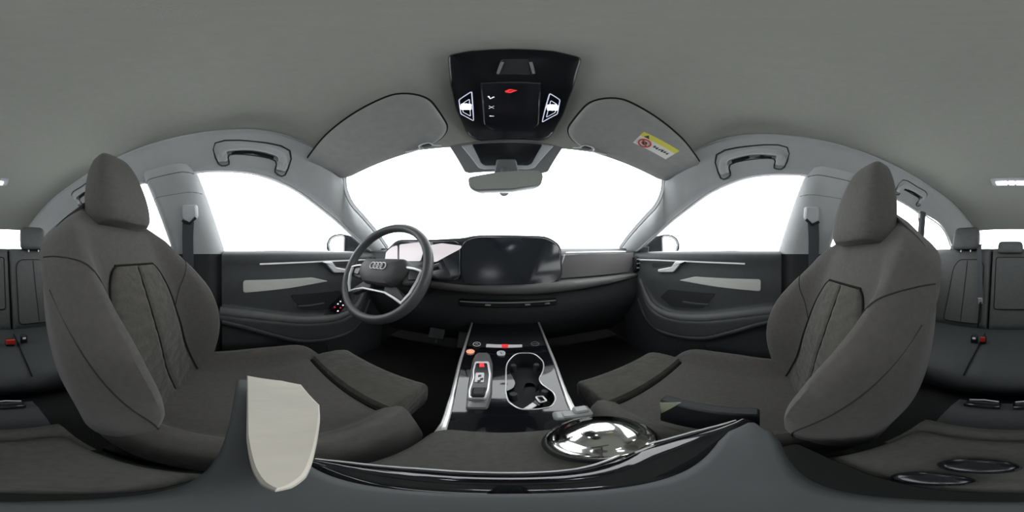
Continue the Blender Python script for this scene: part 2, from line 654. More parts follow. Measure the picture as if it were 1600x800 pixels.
for s, nm, lab in ((-1, 'trim_3', 'pale centre door pillar with belt guide behind the driver door'), (1, 'trim_4', 'pale centre door pillar with belt guide behind the passenger door')):
    t = thing(nm, (s * .7, -.23, -.6), lab, 'pillar', kind='structure')
    for pn, m in bpillar():
        build(pn, m if s > 0 else m.mirrored(), 'pillar' if pn != 'lower_cover' else 'plastic', t)
    for zj in (.258, .345):
        row = []
        for k in lin(.04, .96, 15):
            f0, r0 = -.105 - .085 * (zj - .018) / .30, -.335 - .075 * (zj - .03) / .305
            y = f0 + .010 + (r0 - f0 - .02) * k
            e = min(k, 1 - k) * 2
            row.append(V(side_x(y, zj) + .0085 - .050 * (1 - (1 - min(1, e * 2.2))**2), y, zj))
        jm = MB().tube(row, .0016, 6)
        build('joint', jm if s > 0 else jm.mirrored(), 'rubber', t)

# ---- C pillars / rear end
def cpill():
    secs = []
    for y in lin(-1.60, -2.22, 12):
        row = []
        top = V(xe(max(y, -1.95)) + .01, y, zr(xe(max(y, -1.95)), max(y, -1.95)) + (0.01 if y > -1.95 else -.25 * (-1.95 - y)))
        bot = V(.68, y, .02)
        for t in lin(0, 1, 9):
            row.append(top * (1 - t) + bot * t + V(-.015 * sin(pi * t), 0, 0))
        secs.append(row)
    m = MB().loft(secs, False, False)
    # post between rear door glass and quarter glass
    secs = []
    for k in range(8):
        t = k / 7
        z = .05 + .28 * t
        y0, y1 = -1.075 + .085 * t, -1.125 + .09 * t
        secs.append([side_pt(y0 + .003, z, .01), side_pt(y0, z, -.012), side_pt(y1, z, -.012), side_pt(y1 - .003, z, .01)])
    m2 = MB().loft(secs)
    return m, m2


c1, c2 = cpill()
for s, nm, lab in ((-1, 'trim_5', 'grey rear roof pillar on the driver side beside the rear window'), (1, 'trim_6', 'grey rear roof pillar on the passenger side beside the rear window')):
    t = thing(nm, (s * .6, -1.8, 0.0), lab, 'pillar', kind='structure')
    build('cover', c1 if s > 0 else c1.mirrored(), 'pillar', t)
    build('window_post', c2 if s > 0 else c2.mirrored(), 'plastic', t)
    q = MB().tube(spline([side_pt(y, z, .012) for y, z in QW], 4, True), .006, 6, True)
    build('window_seal', q if s > 0 else q.mirrored(), 'pillar', t)


def rearwin(u, v):
    w = .44 + .10 * v
    return V(u * w, -1.95 - .25 * v - .03 * (1 - u * u), zr(0, -1.95) + .015 - .25 * v - .035 * u * u)


build('window_8', MB().grid(rearwin, lin(-1, 1, 15), lin(0, 1, 7), .005, -1), 'glass', label='bright rear window behind the rear bench', cat='window', kind='structure')
mb = MB().grid(lambda u, v: V(u * .66, -1.26 - .98 * v, .035 + .03 * v), lin(-1, 1, 9), lin(0, 1, 5), .02, 1)
build('parcel_shelf', mb, 'leather_dark', label='dark parcel shelf below the rear window', cat='shelf', kind='structure')


# =====================================================================================
# DOORS
# =====================================================================================
RID_A = [(.60, -.13), (.56, -.20), (.50, -.262), (.40, -.292), (.25, -.282), (.10, -.252), (-.02, -.232), (-.10, -.225)]
RID_B = [(.62, -.25), (.55, -.34), (.45, -.385), (.34, -.392), (.22, -.375), (.10, -.325), (.00, -.285), (-.09, -.262)]


def zat(tab, y):
    t = sorted(tab)
    return float(cr(y, [(a, b) for a, b in t]))


def door_x(y, z):
    x = float(cr(z, [(-.62, .70), (-.45, .685), (-.30, .675), (-.20, .672), (-.12, .668), (-.05, .672), (-.025, .668), (-.008, .667), (.006, .673), (.016, .69), (.022, .725)]))
    za, zb = zat(RID_A, y), zat(RID_B, y)
    # armrest ledge sticks out between the two ridges
    k = sm(za + .03, za - .02, z) if False else 0
    amp = .055 * sm(.66, .45, y) if False else .055 * (1 - sm(.45, .66, y))
    t = 1 - sm(za - .012, za + .018, z)
    d = sm(zb - .05, zb + .01, z)
    x -= amp * t * d
    return x


def door_panel():
    zs = lin(-.62, -.44, 6)[:-1] + lin(-.44, -.12, 34)[:-1] + lin(-.12, -.03, 6)[:-1] + [-.03, -.022, -.015, -.008, 0, .006, .011, .016, .02, .022]
    return MB().grid(lambda y, z: V(door_x(y, z), y, z), lin(-.098, .74, 44), zs, .02, -1)


def on_door(y, z, off=0.0): return V(door_x(y, z) - off, y, z)


def door_strip(pts2, wid, off, th, n=6, taper=None):
    """raised strip following the door face along a (y,z) path"""
    path = spline([V(0, a, b) for a, b in pts2], n)
    m = MB(); secs = []
    L = len(path)
    for i, p in enumerate(path):
        d = path[min(i+1, L-1)] - path[max(i-1, 0)]
        d = unit(d); q = V(0, -d[2], d[1])
        w = wid if taper is None else wid * float(np.interp(i / (L - 1), [a for a, _ in taper], [b for _, b in taper]))
        a, b = p + q * w, p - q * w
        x0 = door_x(p[1], p[2])
        secs.append([V(x0 + .004, a[1], a[2]), V(x0 - off - th * .5, a[1], a[2]), V(x0 - off - th, *(p + q * w * .6)[1:]),
                     V(x0 - off - th, *(p - q * w * .6)[1:]), V(x0 - off - th * .5, b[1], b[2]), V(x0 + .004, b[1], b[2])])
    return m.loft(secs)


def door_patch(outline, off, th, ch):
    """plate with a (y,z) outline lying on the door face"""
    c = np.mean(np.array(outline), axis=0)
    x = door_x(c[0], c[1])
    pts = [V(min(x, door_x(a, b)) - off - th, a, b) for a, b in rpoly(outline, .012, 4)]
    xm = min(p[0] for p in pts)
    return MB().panel([V(xm, p[1], p[2]) for p in pts], (-1, 0, 0), th + .012, ch)


def make_front_door(s, nm, lab):
    t = thing(nm, (s * .70, .3, -.6), lab, 'door', kind='structure')
    F = (lambda m: m) if s > 0 else (lambda m: m.mirrored())
    build('door_panel', F(door_panel()), 'leather_dark', t, smooth=60)
    # lower pad of the armrest: soft roll along the two ridges
    pa = spline([on_door(y, z, -.004) for y, z in RID_A], 5)
    build('armrest', F(MB().tube(pa, [.010 + .012 * sm(0, .5, i / len(pa)) for i in range(len(pa))], 10)), 'leather', t)
    pb = spline([on_door(y, z, -.006) for y, z in RID_B], 5)
    build('pocket_edge', F(MB().tube(pb, .014, 10)), 'plastic', t)
    # bright waist line with the angled door opener
    build('waist_strip', F(door_strip([(.675, -.022), (.5, -.022), (.3, -.026), (.15, -.030), (.055, -.033)], .0035, .001, .003)), 'silver', t)
    h = MB().panel([V(.655, a, b) for a, b in rpoly([(.315, -.026), (.375, -.026), (.395, -.052), (.475, -.068), (.475, -.082), (.385, -.078), (.362, -.055), (.347, -.038)], .006, 4)], (-1, 0, 0), .014, .003)
    build('door_opener', F(h), 'silver', t)
    rec = door_patch([(.40, -.035), (.52, -.036), (.52, -.060), (.41, -.046)], 0, .001, .0005)
    build('opener_recess', F(rec), 'plastic_deep', t)
    build('trim_plate', F(door_patch([(-.012, -.098), (.28, -.094), (.36, -.116), (.18, -.135), (-.012, -.150)], 0, .003, .0015)), 'trim_panel', t)
    # window switches / pull recess
    build('recess', F(door_patch([(.18, -.165), (.42, -.165), (.47, -.215), (.40, -.255), (.24, -.24)], 0, .0012, .0006)), 'plastic_deep', t)
    build('pull_strip', F(door_strip([(.34, -.222), (.28, -.224), (.215, -.222)], .006, .002, .004)), 'plastic', t)
    # speaker grille low at the front
    c = on_door(.30, -.47)
    sp = build('speaker_grille', F(MB().disc((c[0] - .004, .30, -.49), (-1, 0, 0), .075, .02, .004)), 'plastic', t)
    # seals and bright frame round the glass
    build('window_frame', F(MB().tube(spline([side_pt(y, z, .008) for y, z in FW], 4, True), .0085, 8, True)), 'seal_light', t)
    build('window_seal', F(MB().tube(spline([side_pt(y, z, .018) for y, z in FW], 4, True), .0055, 6, True)), 'rubber', t)
    # corner plate in front of the glass, by the outside mirror
    build('mirror_corner', F(MB().panel([side_pt(y, z, .006) for y, z in ((.60, .012), (.585, .050), (.64, .050), (.74, -.01))], (-1, 0, -.315), .01, .002)), 'plastic', t)
    return t


dl = make_front_door(-1, 'door_1', 'dark front door lining with bright strip beside the driver seat')
dr = make_front_door(1, 'door_2', 'dark front door lining with bright strip beside the passenger seat')
# lit window switches on the driver door only
for i, (px, py) in enumerate([(538, 465), (532, 471), (528, 475), (523, 480), (540, 472), (536, 477), (532, 481), (528, 486), (541, 467)]):
    p = PX(px, py, -.632)
    build('switch_light', MB().box(p, (.004, .0055, .0045)), 'icon_white' if i % 3 else 'icon_red', dl)
sw = MB().panel([PX(a, b, -.634) for a, b in ((519, 482), (540, 461), (549, 466), (530, 490))], (1, 0, 0), .03, .002)
build('switch_panel', sw, 'piano_soft', dl)


def make_rear_door(s, nm, lab):
    t = thing(nm, (s * .70, -.72, -.6), lab, 'door', kind='structure')
    F = (lambda m: m) if s > 0 else (lambda m: m.mirrored())
    def rx(y, z): return side_x(y, .02) - .72 + float(cr(z, [(-.62, .69), (-.30, .66), (-.10, .67), (0., .672), (.035, .69), (.048, .725)]))
    build('door_panel', F(MB().grid(lambda y, z: V(rx(y, z), y, z), lin(-1.62, -.345, 24), lin(-.62, -.04, 10)[:-1] + lin(-.04, .048, 8), .02, -1)), 'leather_dark', t, smooth=60)
    build('window_frame', F(MB().tube(spline([side_pt(y, z, .008) for y, z in RW], 4, True), .0085, 8, True)), 'pillar', t)
    build('window_seal', F(MB().tube(spline([side_pt(y, z, .018) for y, z in RW], 4, True), .006, 6, True)), 'rubber', t)
    return t


make_rear_door(-1, 'door_3', 'dark rear door lining behind the driver seat')
make_rear_door(1, 'door_4', 'dark rear door lining behind the passenger seat')

# =====================================================================================
# DASHBOARD
# =====================================================================================
DPROF = [(1.07, .050), (.95, .047), (.80, .037), (.72, .026), (.688, .014), (.672, -.004), (.668, -.03), (.664, -.085), (.662, -.105),
         (.655, -.125), (.655, -.20), (.66, -.225), (.675, -.262), (.72, -.33), (.80, -.42), (.95, -.55)]


def dash_pt(x, i, off=0):
    y, z = DPROF[i]
    e = sm(.45, .70, abs(x))
    if i < 4: y -= .22 * sm(.3, .74, abs(x)) * (1 if i < 2 else .3)
    return V(x, y - .03 * e * (1 if i > 3 else 0), z + off)


dash = thing('dashboard', (0, .85, -.6), 'full-width dark dashboard below the windscreen', 'dashboard')
secs = []
for x in lin(-.735, .735, 41):
    secs.append([dash_pt(x, i) for i in range(len(DPROF))])
mb = MB().loft(secs, closed=True, caps=True)
build('body', mb, 'dash_soft', dash, smooth=50)

# projecting shelf that sweeps across the passenger side and under the screens
SHELF = [(-.70, .625, -.10, .012), (-.45, .605, -.108, .016), (-.25, .592, -.116, .020), (0, .586, -.124, .023), (.2, .588, -.124, .022), (.40, .598, -.120, .019), (.56, .610, -.114, .015), (.70, .625, -.108, .011)]
secs = []
for x in lin(-.70, .70, 41):
    y, z, h = cr(x, [(a, (b, c, d)) for a, b, c, d in SHELF])
    secs.append([V(x, .70, z + h), V(x, y + .03, z + h), V(x, y + .008, z + h * .9), V(x, y, z + h * .35), V(x, y + .002, z - h * .5), V(x, y + .016, z - h), V(x, .70, z - h * 1.1)])
build('shelf', MB().loft(secs), 'dash_shelf', dash, smooth=50)
# slim air vent slot with a bright blade under the shelf
secs = []
build('vent_slot', MB().box((.01, .648, -.195), (.40, .02, .030), ch=.004), 'plastic_deep', dash)
build('vent_blade', MB().box((.01, .634, -.187), (.385, .006, .0035)), 'rail', dash)
for x in (-.07, .085, .165):
    build('vent_tab', MB().box((x, .633, -.197), (.022 if x > -.1 else .02, .008, .005), ch=.001), 'rail', dash)
# passenger decor panel with bright line above and at the driver end
pp = [(.246, .006), (.655, .020), (.650, -.090), (.212, -.098)]
build('decor_panel', MB().panel([V(x, .652 - .012 * sm(.5, .68, x), z) for x, z in rpoly(pp, [.01, .004, .004, .01], 4)], (0, -1, 0), .03, .003), 'passenger_panel', dash)
build('decor_line', MB().tube([V(.252, .648, .013), V(.35, .650, .017), V(.50, .652, .021), V(.60, .650, .024)], .0038, 6), 'silver', dash)
build('decor_line', MB().tube([V(.212, .645, -.092), V(.226, .645, -.05), V(.246, .646, .006)], .003, 6), 'silver', dash)
# outer air vents at the door ends
for s in (-1, 1):
    build('air_vent', MB().box((s * .675, .628, -.045), (.062, .03, .080), ch=.004), 'plastic_deep', dash)
    for k in range(3):
        build('vent_slat', MB().tube([V(s * .650, .611, -.018 - .024 * k), V(s * .705, .603, -.018 - .024 * k)], .0032, 6), 'silver', dash)
# low knee trim and steering column shroud
build('column_shroud', MB().loft([[V(-.362 + .055 * cos(a) * k, y, z + .05 * sin(a) * k) for a in lin(0, 2 * pi * 23 / 24, 24)] for y, z, k in ((.43, -.07, .8), (.48, -.085, 1.1), (.56, -.10, 1.25), (.66, -.115, 1.3))]), 'plastic', dash)
# stalks
for s in (-1, 1):
    build('stalk', MB().tube([V(-.362 + s * .05, .475, -.06), V(-.362 + s * .11, .465, -.045), V(-.362 + s * .165, .455, -.03)], [.008, .008, .010], 8), 'plastic_deep', dash)
# usb bay face below
build('bay_face', MB().box((.0, .735, -.265), (.30, .03, .13), ch=.004), 'plastic_deep', dash)
for px, nm in ((770, 0), (790, 0)):
    p = PY(px, 507, .719)
    build('usb_port', MB().box(p, (.010, .004, .012), ch=.001), 'bracket', dash)
p = PY(780, 501, .719)
build('port_lid_line', MB().tube([p + V(-.012, 0, 0), p + V(.0, 0, .002), p + V(.012, 0, 0)], .0012, 6), 'bracket', dash)
p = PY(814, 505, .719)
build('lighter_socket', MB().ring(p, (0, -1, 0), .012, .0018, 16, 6), 'bracket', dash)
# small lit pedals mark: brake and accelerator
pe = thing('pedal', (-.235, .80, -.6), 'dark accelerator pedal beside the centre console', 'pedal')
build('pad', MB().box((-.205, .78, -.44), (.05, .012, .12), rx=radians(-30), ch=.003), 'plastic', pe)
build('arm', MB().box((-.205, .83, -.50), (.016, .012, .20), rx=radians(-30)), 'plastic', pe)
pe = thing('pedal', (-.34, .80, -.6), 'dark wide brake pedal below the steering wheel', 'pedal')
build('pad', MB().box((-.34, .77, -.43), (.085, .012, .06), rx=radians(-30), ch=.003), 'plastic', pe)
build('arm', MB().box((-.34, .81, -.40), (.016, .012, .20), rx=radians(-30)), 'plastic', pe)

# curved screens
scr = thing('display', (0, .62, -.10), 'curved black display joining instrument screen and centre screen', 'display')


def disp_y(x): return .612 + .02 * ((x + .15) / .35)**2 * (1 if x > -.15 else .35)


def disp_panel(pts, r, off, t, ch, seg=6):
    q = rpoly([(x, z) for x, z in pts], r, seg)
    # split long edges so the plate can follow the curve
    out = []
    for i in range(len(q)):
        a, b = q[i], q[(i + 1) % len(q)]
        n = max(1, int(np.linalg.norm(b - a) / .02))
        for k in range(n): out.append(a + (b - a) * k / n)
    tilt = .22
    P = [V(x, disp_y(x) + z * tilt - off, z) for x, z in out]
    n = len(P)
    m = MB()
    # grid-like fill by lofting front/back rings
    back = [p + V(0, t, 0) for p in P]
    c = np.mean(np.array(P), axis=0)
    ins = [p + (V(c[0], p[1], c[2]) - p) / max(1e-6, np.linalg.norm(V(c[0], p[1], c[2]) - p)) * ch - V(0, ch, 0) for p in P]
    m.loft([back, P, ins])
    return m


CS = [(-.165, -.104), (-.172, .052), (-.12, .074), (.165, .074), (.222, .040), (.218, -.075), (.185, -.106)]
IC = [(-.545, -.070), (-.556, .020), (-.49, .070), (-.30, .060), (-.180, .060), (-.168, -.09), (-.22, -.095)]
build('housing', disp_panel([(-.566, -.080), (-.570, .022), (-.50, .080), (-.30, .070), (-.17, .072), (-.12, .082), (.172, .082), (.232, .046), (.228, -.082), (.19, -.114), (-.17, -.112), (-.24, -.104)], .03, -.006, .05, .004), 'plastic_deep', scr)
build('centre_screen', disp_panel(CS, [.03, .03, .03, .05, .05, .03, .03], .004, .006, .002), 'screen', scr)
build('instrument_screen', disp_panel(IC, .03, .004, .006, .002), 'screen', scr)


def scr_poly(pxs, off=.0075, t=.001):
    pts = []
    for px, py in pxs:
        p = PY(px, py, .61)
        for _ in range(6): p = PY(px, py, disp_y(p[0]) + p[2] * .22 - off)
        pts.append(p)
    return MB().panel(pts, (0, -1, .2), t)


lit = scr_poly(rpoly([(601, 408), (603, 394), (612, 386), (621, 383), (621, 408)], 3))  # window reflections on the instrument screen, put in as pale glowing patches
build('reflection_patch', lit, 'screen_reflection', scr)
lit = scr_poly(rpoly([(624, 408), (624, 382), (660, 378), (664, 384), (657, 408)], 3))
build('reflection_patch', lit, 'screen_reflection', scr)
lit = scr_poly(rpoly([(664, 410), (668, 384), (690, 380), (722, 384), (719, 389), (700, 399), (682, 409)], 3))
build('reflection_patch', lit, 'screen_reflection', scr)

# =====================================================================================
# STEERING WHEEL
# =====================================================================================
WC = V(-.357, .3725, -.043)
WT = radians(27)
WU, WV, WN = V(1, 0, 0), V(0, sin(WT), cos(WT)), V(0, -cos(WT), sin(WT))


def wp(u, v, n=0.0): return WC + WU * u * .92 + WV * v * .93 + WN * n


wheel = thing('steering_wheel', (-.362, .42, -.21), 'dark leather steering wheel with bright lower spokes', 'steering wheel')
mb = MB()
nseg = 64
secs = []
for k in range(nseg):
    a = 2 * pi * k / nseg
    # slightly flattened at top and bottom
    R = .158 * (1 - .018 * (abs(sin(a)))**6)
    c = WC + WU * R * cos(a) + WV * R * sin(a)
    rad = WU * cos(a) + WV * sin(a)
    secs.append([c + rad * cos(b) * .0135 + WN * sin(b) * .0165 for b in lin(0, 2 * pi * 11 / 12, 12)])
secs.append(secs[0])
build('rim', MB().loft(secs, True, False), 'wheel_leather', wheel)
hub = rpoly([(-.090, .039), (.090, .039), (.108, .004), (.094, -.026), (.060, -.052), (-.060, -.052), (-.094, -.026), (-.108, .004)], .010, 4)
hub = [np.array(h) for h in hub]
rings = []
for k, n in ((1.04, -.045), (1.04, -.012), (1.0, .004), (.9, .012), (.6, .017), (.2, .019)):
    rings.append([wp(h[0] * k, (h[1] + .005) * k - .005, n) for h in hub])
hb = build('airbag_cover', MB().loft(rings), 'wheel_hub', wheel)
for k in range(4):
    build('emblem_ring', MB().ring(wp(-.0255 + .0155 * k - .0065 + .009, .006, .0205), WN, .0105, .0017, 24, 6, ry=.0105, u=WU), 'emblem', hb, label='thin bright metal ring, one of four interlocking')
for s in (-1, 1):
    sp = [(s * .085, .022), (s * .168, .008), (s * .166, -.030), (s * .092, -.040)]
    build('spoke', MB().panel([wp(u, v, -.006) for u, v in rpoly(sp, .008, 3)], WN, .022, .004), 'wheel_hub', wheel)
    build('spoke_button_pad', MB().panel([wp(u, v, -.002) for u, v in rpoly([(s * .106, .012), (s * .150, .004), (s * .148, -.022), (s * .112, -.026)], .006, 3)], WN, .01, .002), 'piano_soft', wheel)
    # bright spoke frame
    build('spoke_trim', MB().tube(spline([wp(s * .100, .012, .002), wp(s * .130, .008, .003), wp(s * .154, .002, .003)], 4), .0038, 8), 'silver', wheel)
    build('spoke_trim', MB().tube([wp(s * .155, .004, .002), wp(s * .150, -.03, .002), wp(s * .136, -.066, .002), wp(s * .116, -.094, .002)], [.005, .0065, .006, .004], 8), 'silver', wheel)
    build('lower_spoke', MB().panel([wp(u, v, -.008) for u, v in rpoly([(s * .03, -.045), (s * .075, -.045), (s * .128, -.088), (s * .105, -.102), (s * .06, -.078), (s * .03, -.074)], .006, 3)], WN, .016, .003), 'wheel_hub', wheel)
build('lower_trim', MB().tube([wp(-.118, -.096, .002), wp(-.085, -.084, .003), wp(-.05, -.074, .004), wp(0, -.0735, .004), wp(.05, -.074, .004), wp(.085, -.084, .003), wp(.118, -.096, .002)], .0036, 8), 'silver', wheel)
build('column', MB().tube([wp(0, 0, -.03), wp(0, 0, -.09)], .04, 16), 'plastic', wheel)


# =====================================================================================
# CENTRE CONSOLE
# =====================================================================================
def zc(y): return -.415 + .158 * (y - .1)


def hw(y): return float(cr(y, [(.12, .088), (.20, .094), (.27, .106), (.35, .120), (.45, .134), (.58, .142), (.73, .148)]))


def PC(px, py, off=0.0):
    p = PZ(px, py, -.38)
    for _ in range(12): p = PZ(px, py, zc(p[1]) + off)
    return p


con = thing('centre_console', (0, .3, -.62), 'glossy black centre console between the front seats', 'console')
for sd in (-1, 1):
    secs = []
    for y in lin(.10, .735, 26):
        w, z = hw(y), zc(y)
        secs.append([V(sd * w, y, -.62), V(sd * w, y, z - .010), V(sd * (w - .007), y, z - .001), V(sd * (w - .012), y, z - .010), V(sd * (w - .012), y, -.62)])
    build('side_wall', MB().loft(secs), 'plastic', con)
build('base', MB().box((0, .42, -.60), (.22, .62, .03)), 'plastic_deep', con)
EIGHT = [(806, 552), (835, 552), (850, 566), (849, 580), (842, 592), (846, 600), (866, 614), (869, 624), (862, 636), (838, 640), (812, 640), (794, 628), (790, 616), (791, 568)]
e3 = [PC(a, b, .0015) for a, b in rpoly(EIGHT, 9, 4)]


def holed_plate(outer, hole, t):
    """flat plate with one opening (both outlines in the plane z = zc(y))"""
    from mathutils.geometry import tessellate_polygon
    def clean(L):
        o = []
        for p in L:
            if not o or np.linalg.norm(p - o[-1]) > 1e-5: o.append(p)
        return o
    outer, hole = clean(outer), clean(hole)
    tri = tessellate_polygon([[Vector((p[0], p[1], 0)) for p in outer], [Vector((p[0], p[1], 0)) for p in hole]])
    top = outer + hole
    n = len(top)
    m = MB()
    m.add(top + [p - V(0, 0, t) for p in top], [tuple(f) for f in tri] + [tuple(n + i for i in reversed(f)) for f in tri]
          + [(i, (i + 1) % len(outer), n + (i + 1) % len(outer), n + i) for i in range(len(outer))]
          + [(len(outer) + (i + 1) % len(hole), len(outer) + i, n + len(outer) + i, n + len(outer) + (i + 1) % len(hole)) for i in range(len(hole))])
    return m


ow = [V(-hw(y) + .006, y, zc(y) + .0015) for y in lin(.12, .72, 22)] + [V(hw(y) - .006, y, zc(y) + .0015) for y in lin(.72, .12, 22)]
build('top_plate', holed_plate(ow, e3, .004), 'piano', con, smooth=20)
for s in (-1, 1):
    pts = [V(s * hw(y), y, zc(y) + .004) for y in lin(.20, .72, 24)]
    pts = [V(s * .086, .165, -.375)] + pts
    build('side_rail', MB().tube(pts, [.0075] * 2 + [.006] * 4 + [.0045] * (len(pts) - 6), 8), 'rail', con)

# selector
sel = thing('gear_selector', (-.057, .4, zc(.4)), 'gear selector with bright frame on the driver half of the console', 'gear selector')


def con_poly(pxs, off, t, ch=.001, r=2):
    return MB().panel([PC(a, b, off) for a, b in rpoly(pxs, r, 3)], (0, -.15, 1), t, ch)


build('base', con_poly([(745, 550), (764, 550), (770, 568), (769, 615), (762, 638), (727, 638), (731, 600), (738, 562)], .010, .012, .004, 4), 'selector_base', sel)
build('frame', con_poly([(742, 564), (764, 564), (768, 585), (765, 610), (759, 622), (731, 622), (731, 610), (738, 590), (738, 578)], .020, .010, .002, 3), 'silver', sel)
build('lever', con_poly([(744, 567), (761, 567), (764, 585), (761, 608), (756, 619), (735, 619), (735, 609), (741, 590), (741, 578)], .022, .008, .001, 2), 'piano_soft', sel)
build('thumb_grip', con_poly([(738, 604), (760, 604), (757, 617), (736, 617)], .034, .014, .004, 3), 'plastic', sel)
build('window', con_poly([(743, 582), (757, 582), (756, 597), (741, 597)], .0245, .003, .001, 2), 'satin', sel)
build('park_light', con_poly([(749, 567), (756, 567), (757, 573), (749, 573)], .024, .002, .0005, 1), 'icon_red', sel)
for (a, b) in ((747, 586), (750, 591), (746, 594)):
    build('gear_mark', con_poly([(a, b), (a + 5, b - 1), (a + 5, b + 2), (a, b + 3)], .0258, .0015, .0003, .5), 'ink', sel)

# buttons
def button(px, py, r, off, m, name, lab=None):
    c = PC(px, py, off)
    return build(name, MB().disc(c, (0, -.15, 1), r, .005, .0015, 24), m, con, label=lab)


cf = [V(-hw(y) + .008, y, zc(y) + .003) for y in (.545, .60, .66, .715)] + [V(hw(y) - .008, y, zc(y) + .003) for y in (.715, .66, .60, .545)]
build('control_field', MB().panel(rpoly(cf, .003, 2), (0, -.156, 1), .003, .001), 'screen_matte', con)
b = button(735, 549, .014, .006, 'icon_orange', 'start_button', 'orange lit round start button')
c = PC(735, 549, .0065)
build('start_ring', MB().ring(c, (0, -.15, 1), .0150, .0012, 24, 6), 'piano_soft', con)
for px, py in ((745, 538), (783, 552)):
    c = PC(px, py, .006)
    k = build('round_button', MB().disc(c, (0, -.15, 1), .013, .006, .002, 24), 'piano_soft' if px < 760 else 'bracket_light', con)
    build('button_ring', MB().ring(c + V(0, 0, .001), (0, -.15, 1), .0125, .0013, 24, 6), 'icon_dim' if px < 760 else 'silver', k)
    for q in (-1, 0, 1) if px < 760 else (0,):
        build('button_mark', MB().box(c + V(.004 * q, 0, .0015), (.002, .008 if px > 760 else .005, .001), rz=.6 if px > 760 else .8 * q, rx=.1), 'icon_dim' if px < 760 else 'piano_soft', k)
build('button_strip', con_poly([(760, 537), (816, 538), (816, 542), (759, 542)], .004, .004, .001, 1), 'icon_dim', con)
build('hazard_button', con_poly([(784, 537.5), (794, 537.5), (794, 542), (784, 542)], .0065, .004, .001, 1), 'icon_red', con)
c = PC(836, 537, .005)
build('volume_dial', MB().ring(c, (0, -.15, 1), .013, .0011, 24, 6), 'bracket', con)
build('dial_mark', MB().tube([c + V(-.018, 0, 0), c + V(.018, 0, 0.0)], .0008, 6), 'bracket', con)

# cup holder: figure-eight well with bright outline
cup = thing('cup_holder', PC(825, 600, -.075), 'double cup holder with thin bright outline in the console', 'cup holder')
build('rim', MB().tube([p + V(0, 0, .0012) for p in e3], .0018, 6, closed=True), 'silver', cup)
cc = np.mean(np.array(e3), axis=0)
def shr(k, d): return [cc + (p - cc) * V(k, k, 1) + V(0, 0, -d) for p in e3]
inner = [shr(.995, .002), shr(.985, .012), shr(.97, .05), shr(.93, .060), shr(.3, .062)]
outer = [shr(1.0, .002), shr(1.0, .066)]
build('well', MB().loft(inner, True, False).add([], []), 'plastic_deep', cup, smooth=50)
build('well_floor', MB().panel(shr(.95, .0615), (0, -.15, 1), .006), 'plastic_deep', cup)
# ledge of glossy trim between the two wells and rubber grips in the wall
LEDGE = [(791, 574), (800, 586), (806, 598), (803, 606), (791, 612)]
build('ledge', MB().panel([PC(a, b, .001) for a, b in rpoly(LEDGE, 3, 3)], (0, -.15, 1), .045, .001), 'piano', cup)
for (a, b, rr) in ((802, 573, .009), (838, 572, .009), (802, 618, .010), (852, 613, .010)):
    c = PC(a, b, -.012)
    build('grip_pad', MB().lathe(c, [(rr, -.02), (rr, .004), (rr * .8, .008), (rr * .2, .009)], 16), 'plastic', cup)
# key tag lying in the cup holder
key = thing('key_tag', PC(830, 630, -.055), 'small tag with white strap and silver loop in the cup holder', 'key tag')
build('strap', con_poly([(816, 639), (833, 628), (840, 633), (828, 640)], -.012, .003, .0008, 1), 'satin', key)
build('body', con_poly([(832, 628), (840, 621), (850, 628), (842, 634)], -.010, .040, .001, 1.5), 'piano_soft', key)
lp = [PC(a, b, -.006) for a, b in rpoly([(837, 620), (848, 619), (854, 626), (844, 629)], 2, 3)]
build('loop', MB().tube(lp, .0022, 6, closed=True), 'silver', key)

# armrest behind the console
arm = thing('console_storage_box', (0, 0, -.62), 'dark cloth-covered centre armrest between the front seats', 'armrest')
secs = []
for z, gx, gy in ((-.395, .010, .012), (-.39, .002, .004), (-.365, 0, 0), (-.353, .002, .003), (-.347, .008, .009), (-.345, .02, .02)):
    secs.append([V(p[0], p[1], z) for p in rpoly([(-.098 + gx, -.165 + gy), (.098 - gx, -.165 + gy), (.096 - gx, .190 - gy), (-.096 + gx, .190 - gy)], [.02, .02, .03, .03], 5)])
build('lid', MB().loft(secs), 'armrest_cloth', arm)
build('box', MB().box((0, -.02, -.51), (.18, .30, .23), ch=.006), 'plastic', arm)
secs = []
for y, z in ((-.168, -.362), (-.185, -.360), (-.200, -.366), (-.212, -.385), (-.225, -.43), (-.245, -.50), (-.25, -.60)):
    secs.append([V(-.105, y, z), V(.105, y, z), V(.105, y + .05, z - .005), V(-.105, y + .05, z - .005)])
build('rear_end', MB().loft(secs), 'armrest_cloth', arm)
# rear air vents on the tunnel behind
rv = thing('rear_vent_unit', (0, -.34, -.62), 'dark rear air vent unit at the back of the armrest box', 'air vent')
secs = []
for y, z in ((-.235, -.44), (-.26, -.43), (-.31, -.435), (-.36, -.46), (-.40, -.52), (-.41, -.61)):
    secs.append([V(-.11, y, z), V(.11, y, z), V(.11, y + .03, z - .06), V(-.11, y + .03, z - .06)])
build('housing', MB().loft(secs), 'plastic', rv)
for s in (-1, 1):
    build('vent', MB().box((s * .05, -.335, -.442), (.075, .035, .012), rx=radians(25), ch=.003), 'piano_soft', rv)
    build('vent_edge', MB().tube([V(s * .018, -.352, -.440), V(s * .05, -.356, -.440), V(s * .083, -.350, -.440)], .002, 6), 'silver', rv)


# =====================================================================================
# FRONT SEATS
# =====================================================================================
SEAT_X = .362
RA = radians(17)
BW = [(-.13, .175), (-.10, .200), (0, .222), (.08, .236), (.18, .246), (.28, .248), (.36, .240), (.42, .222), (.46, .196), (.49, .165), (.515, .132), (.535, .108), (.555, .085), (.568, .066), (.575, .045)]


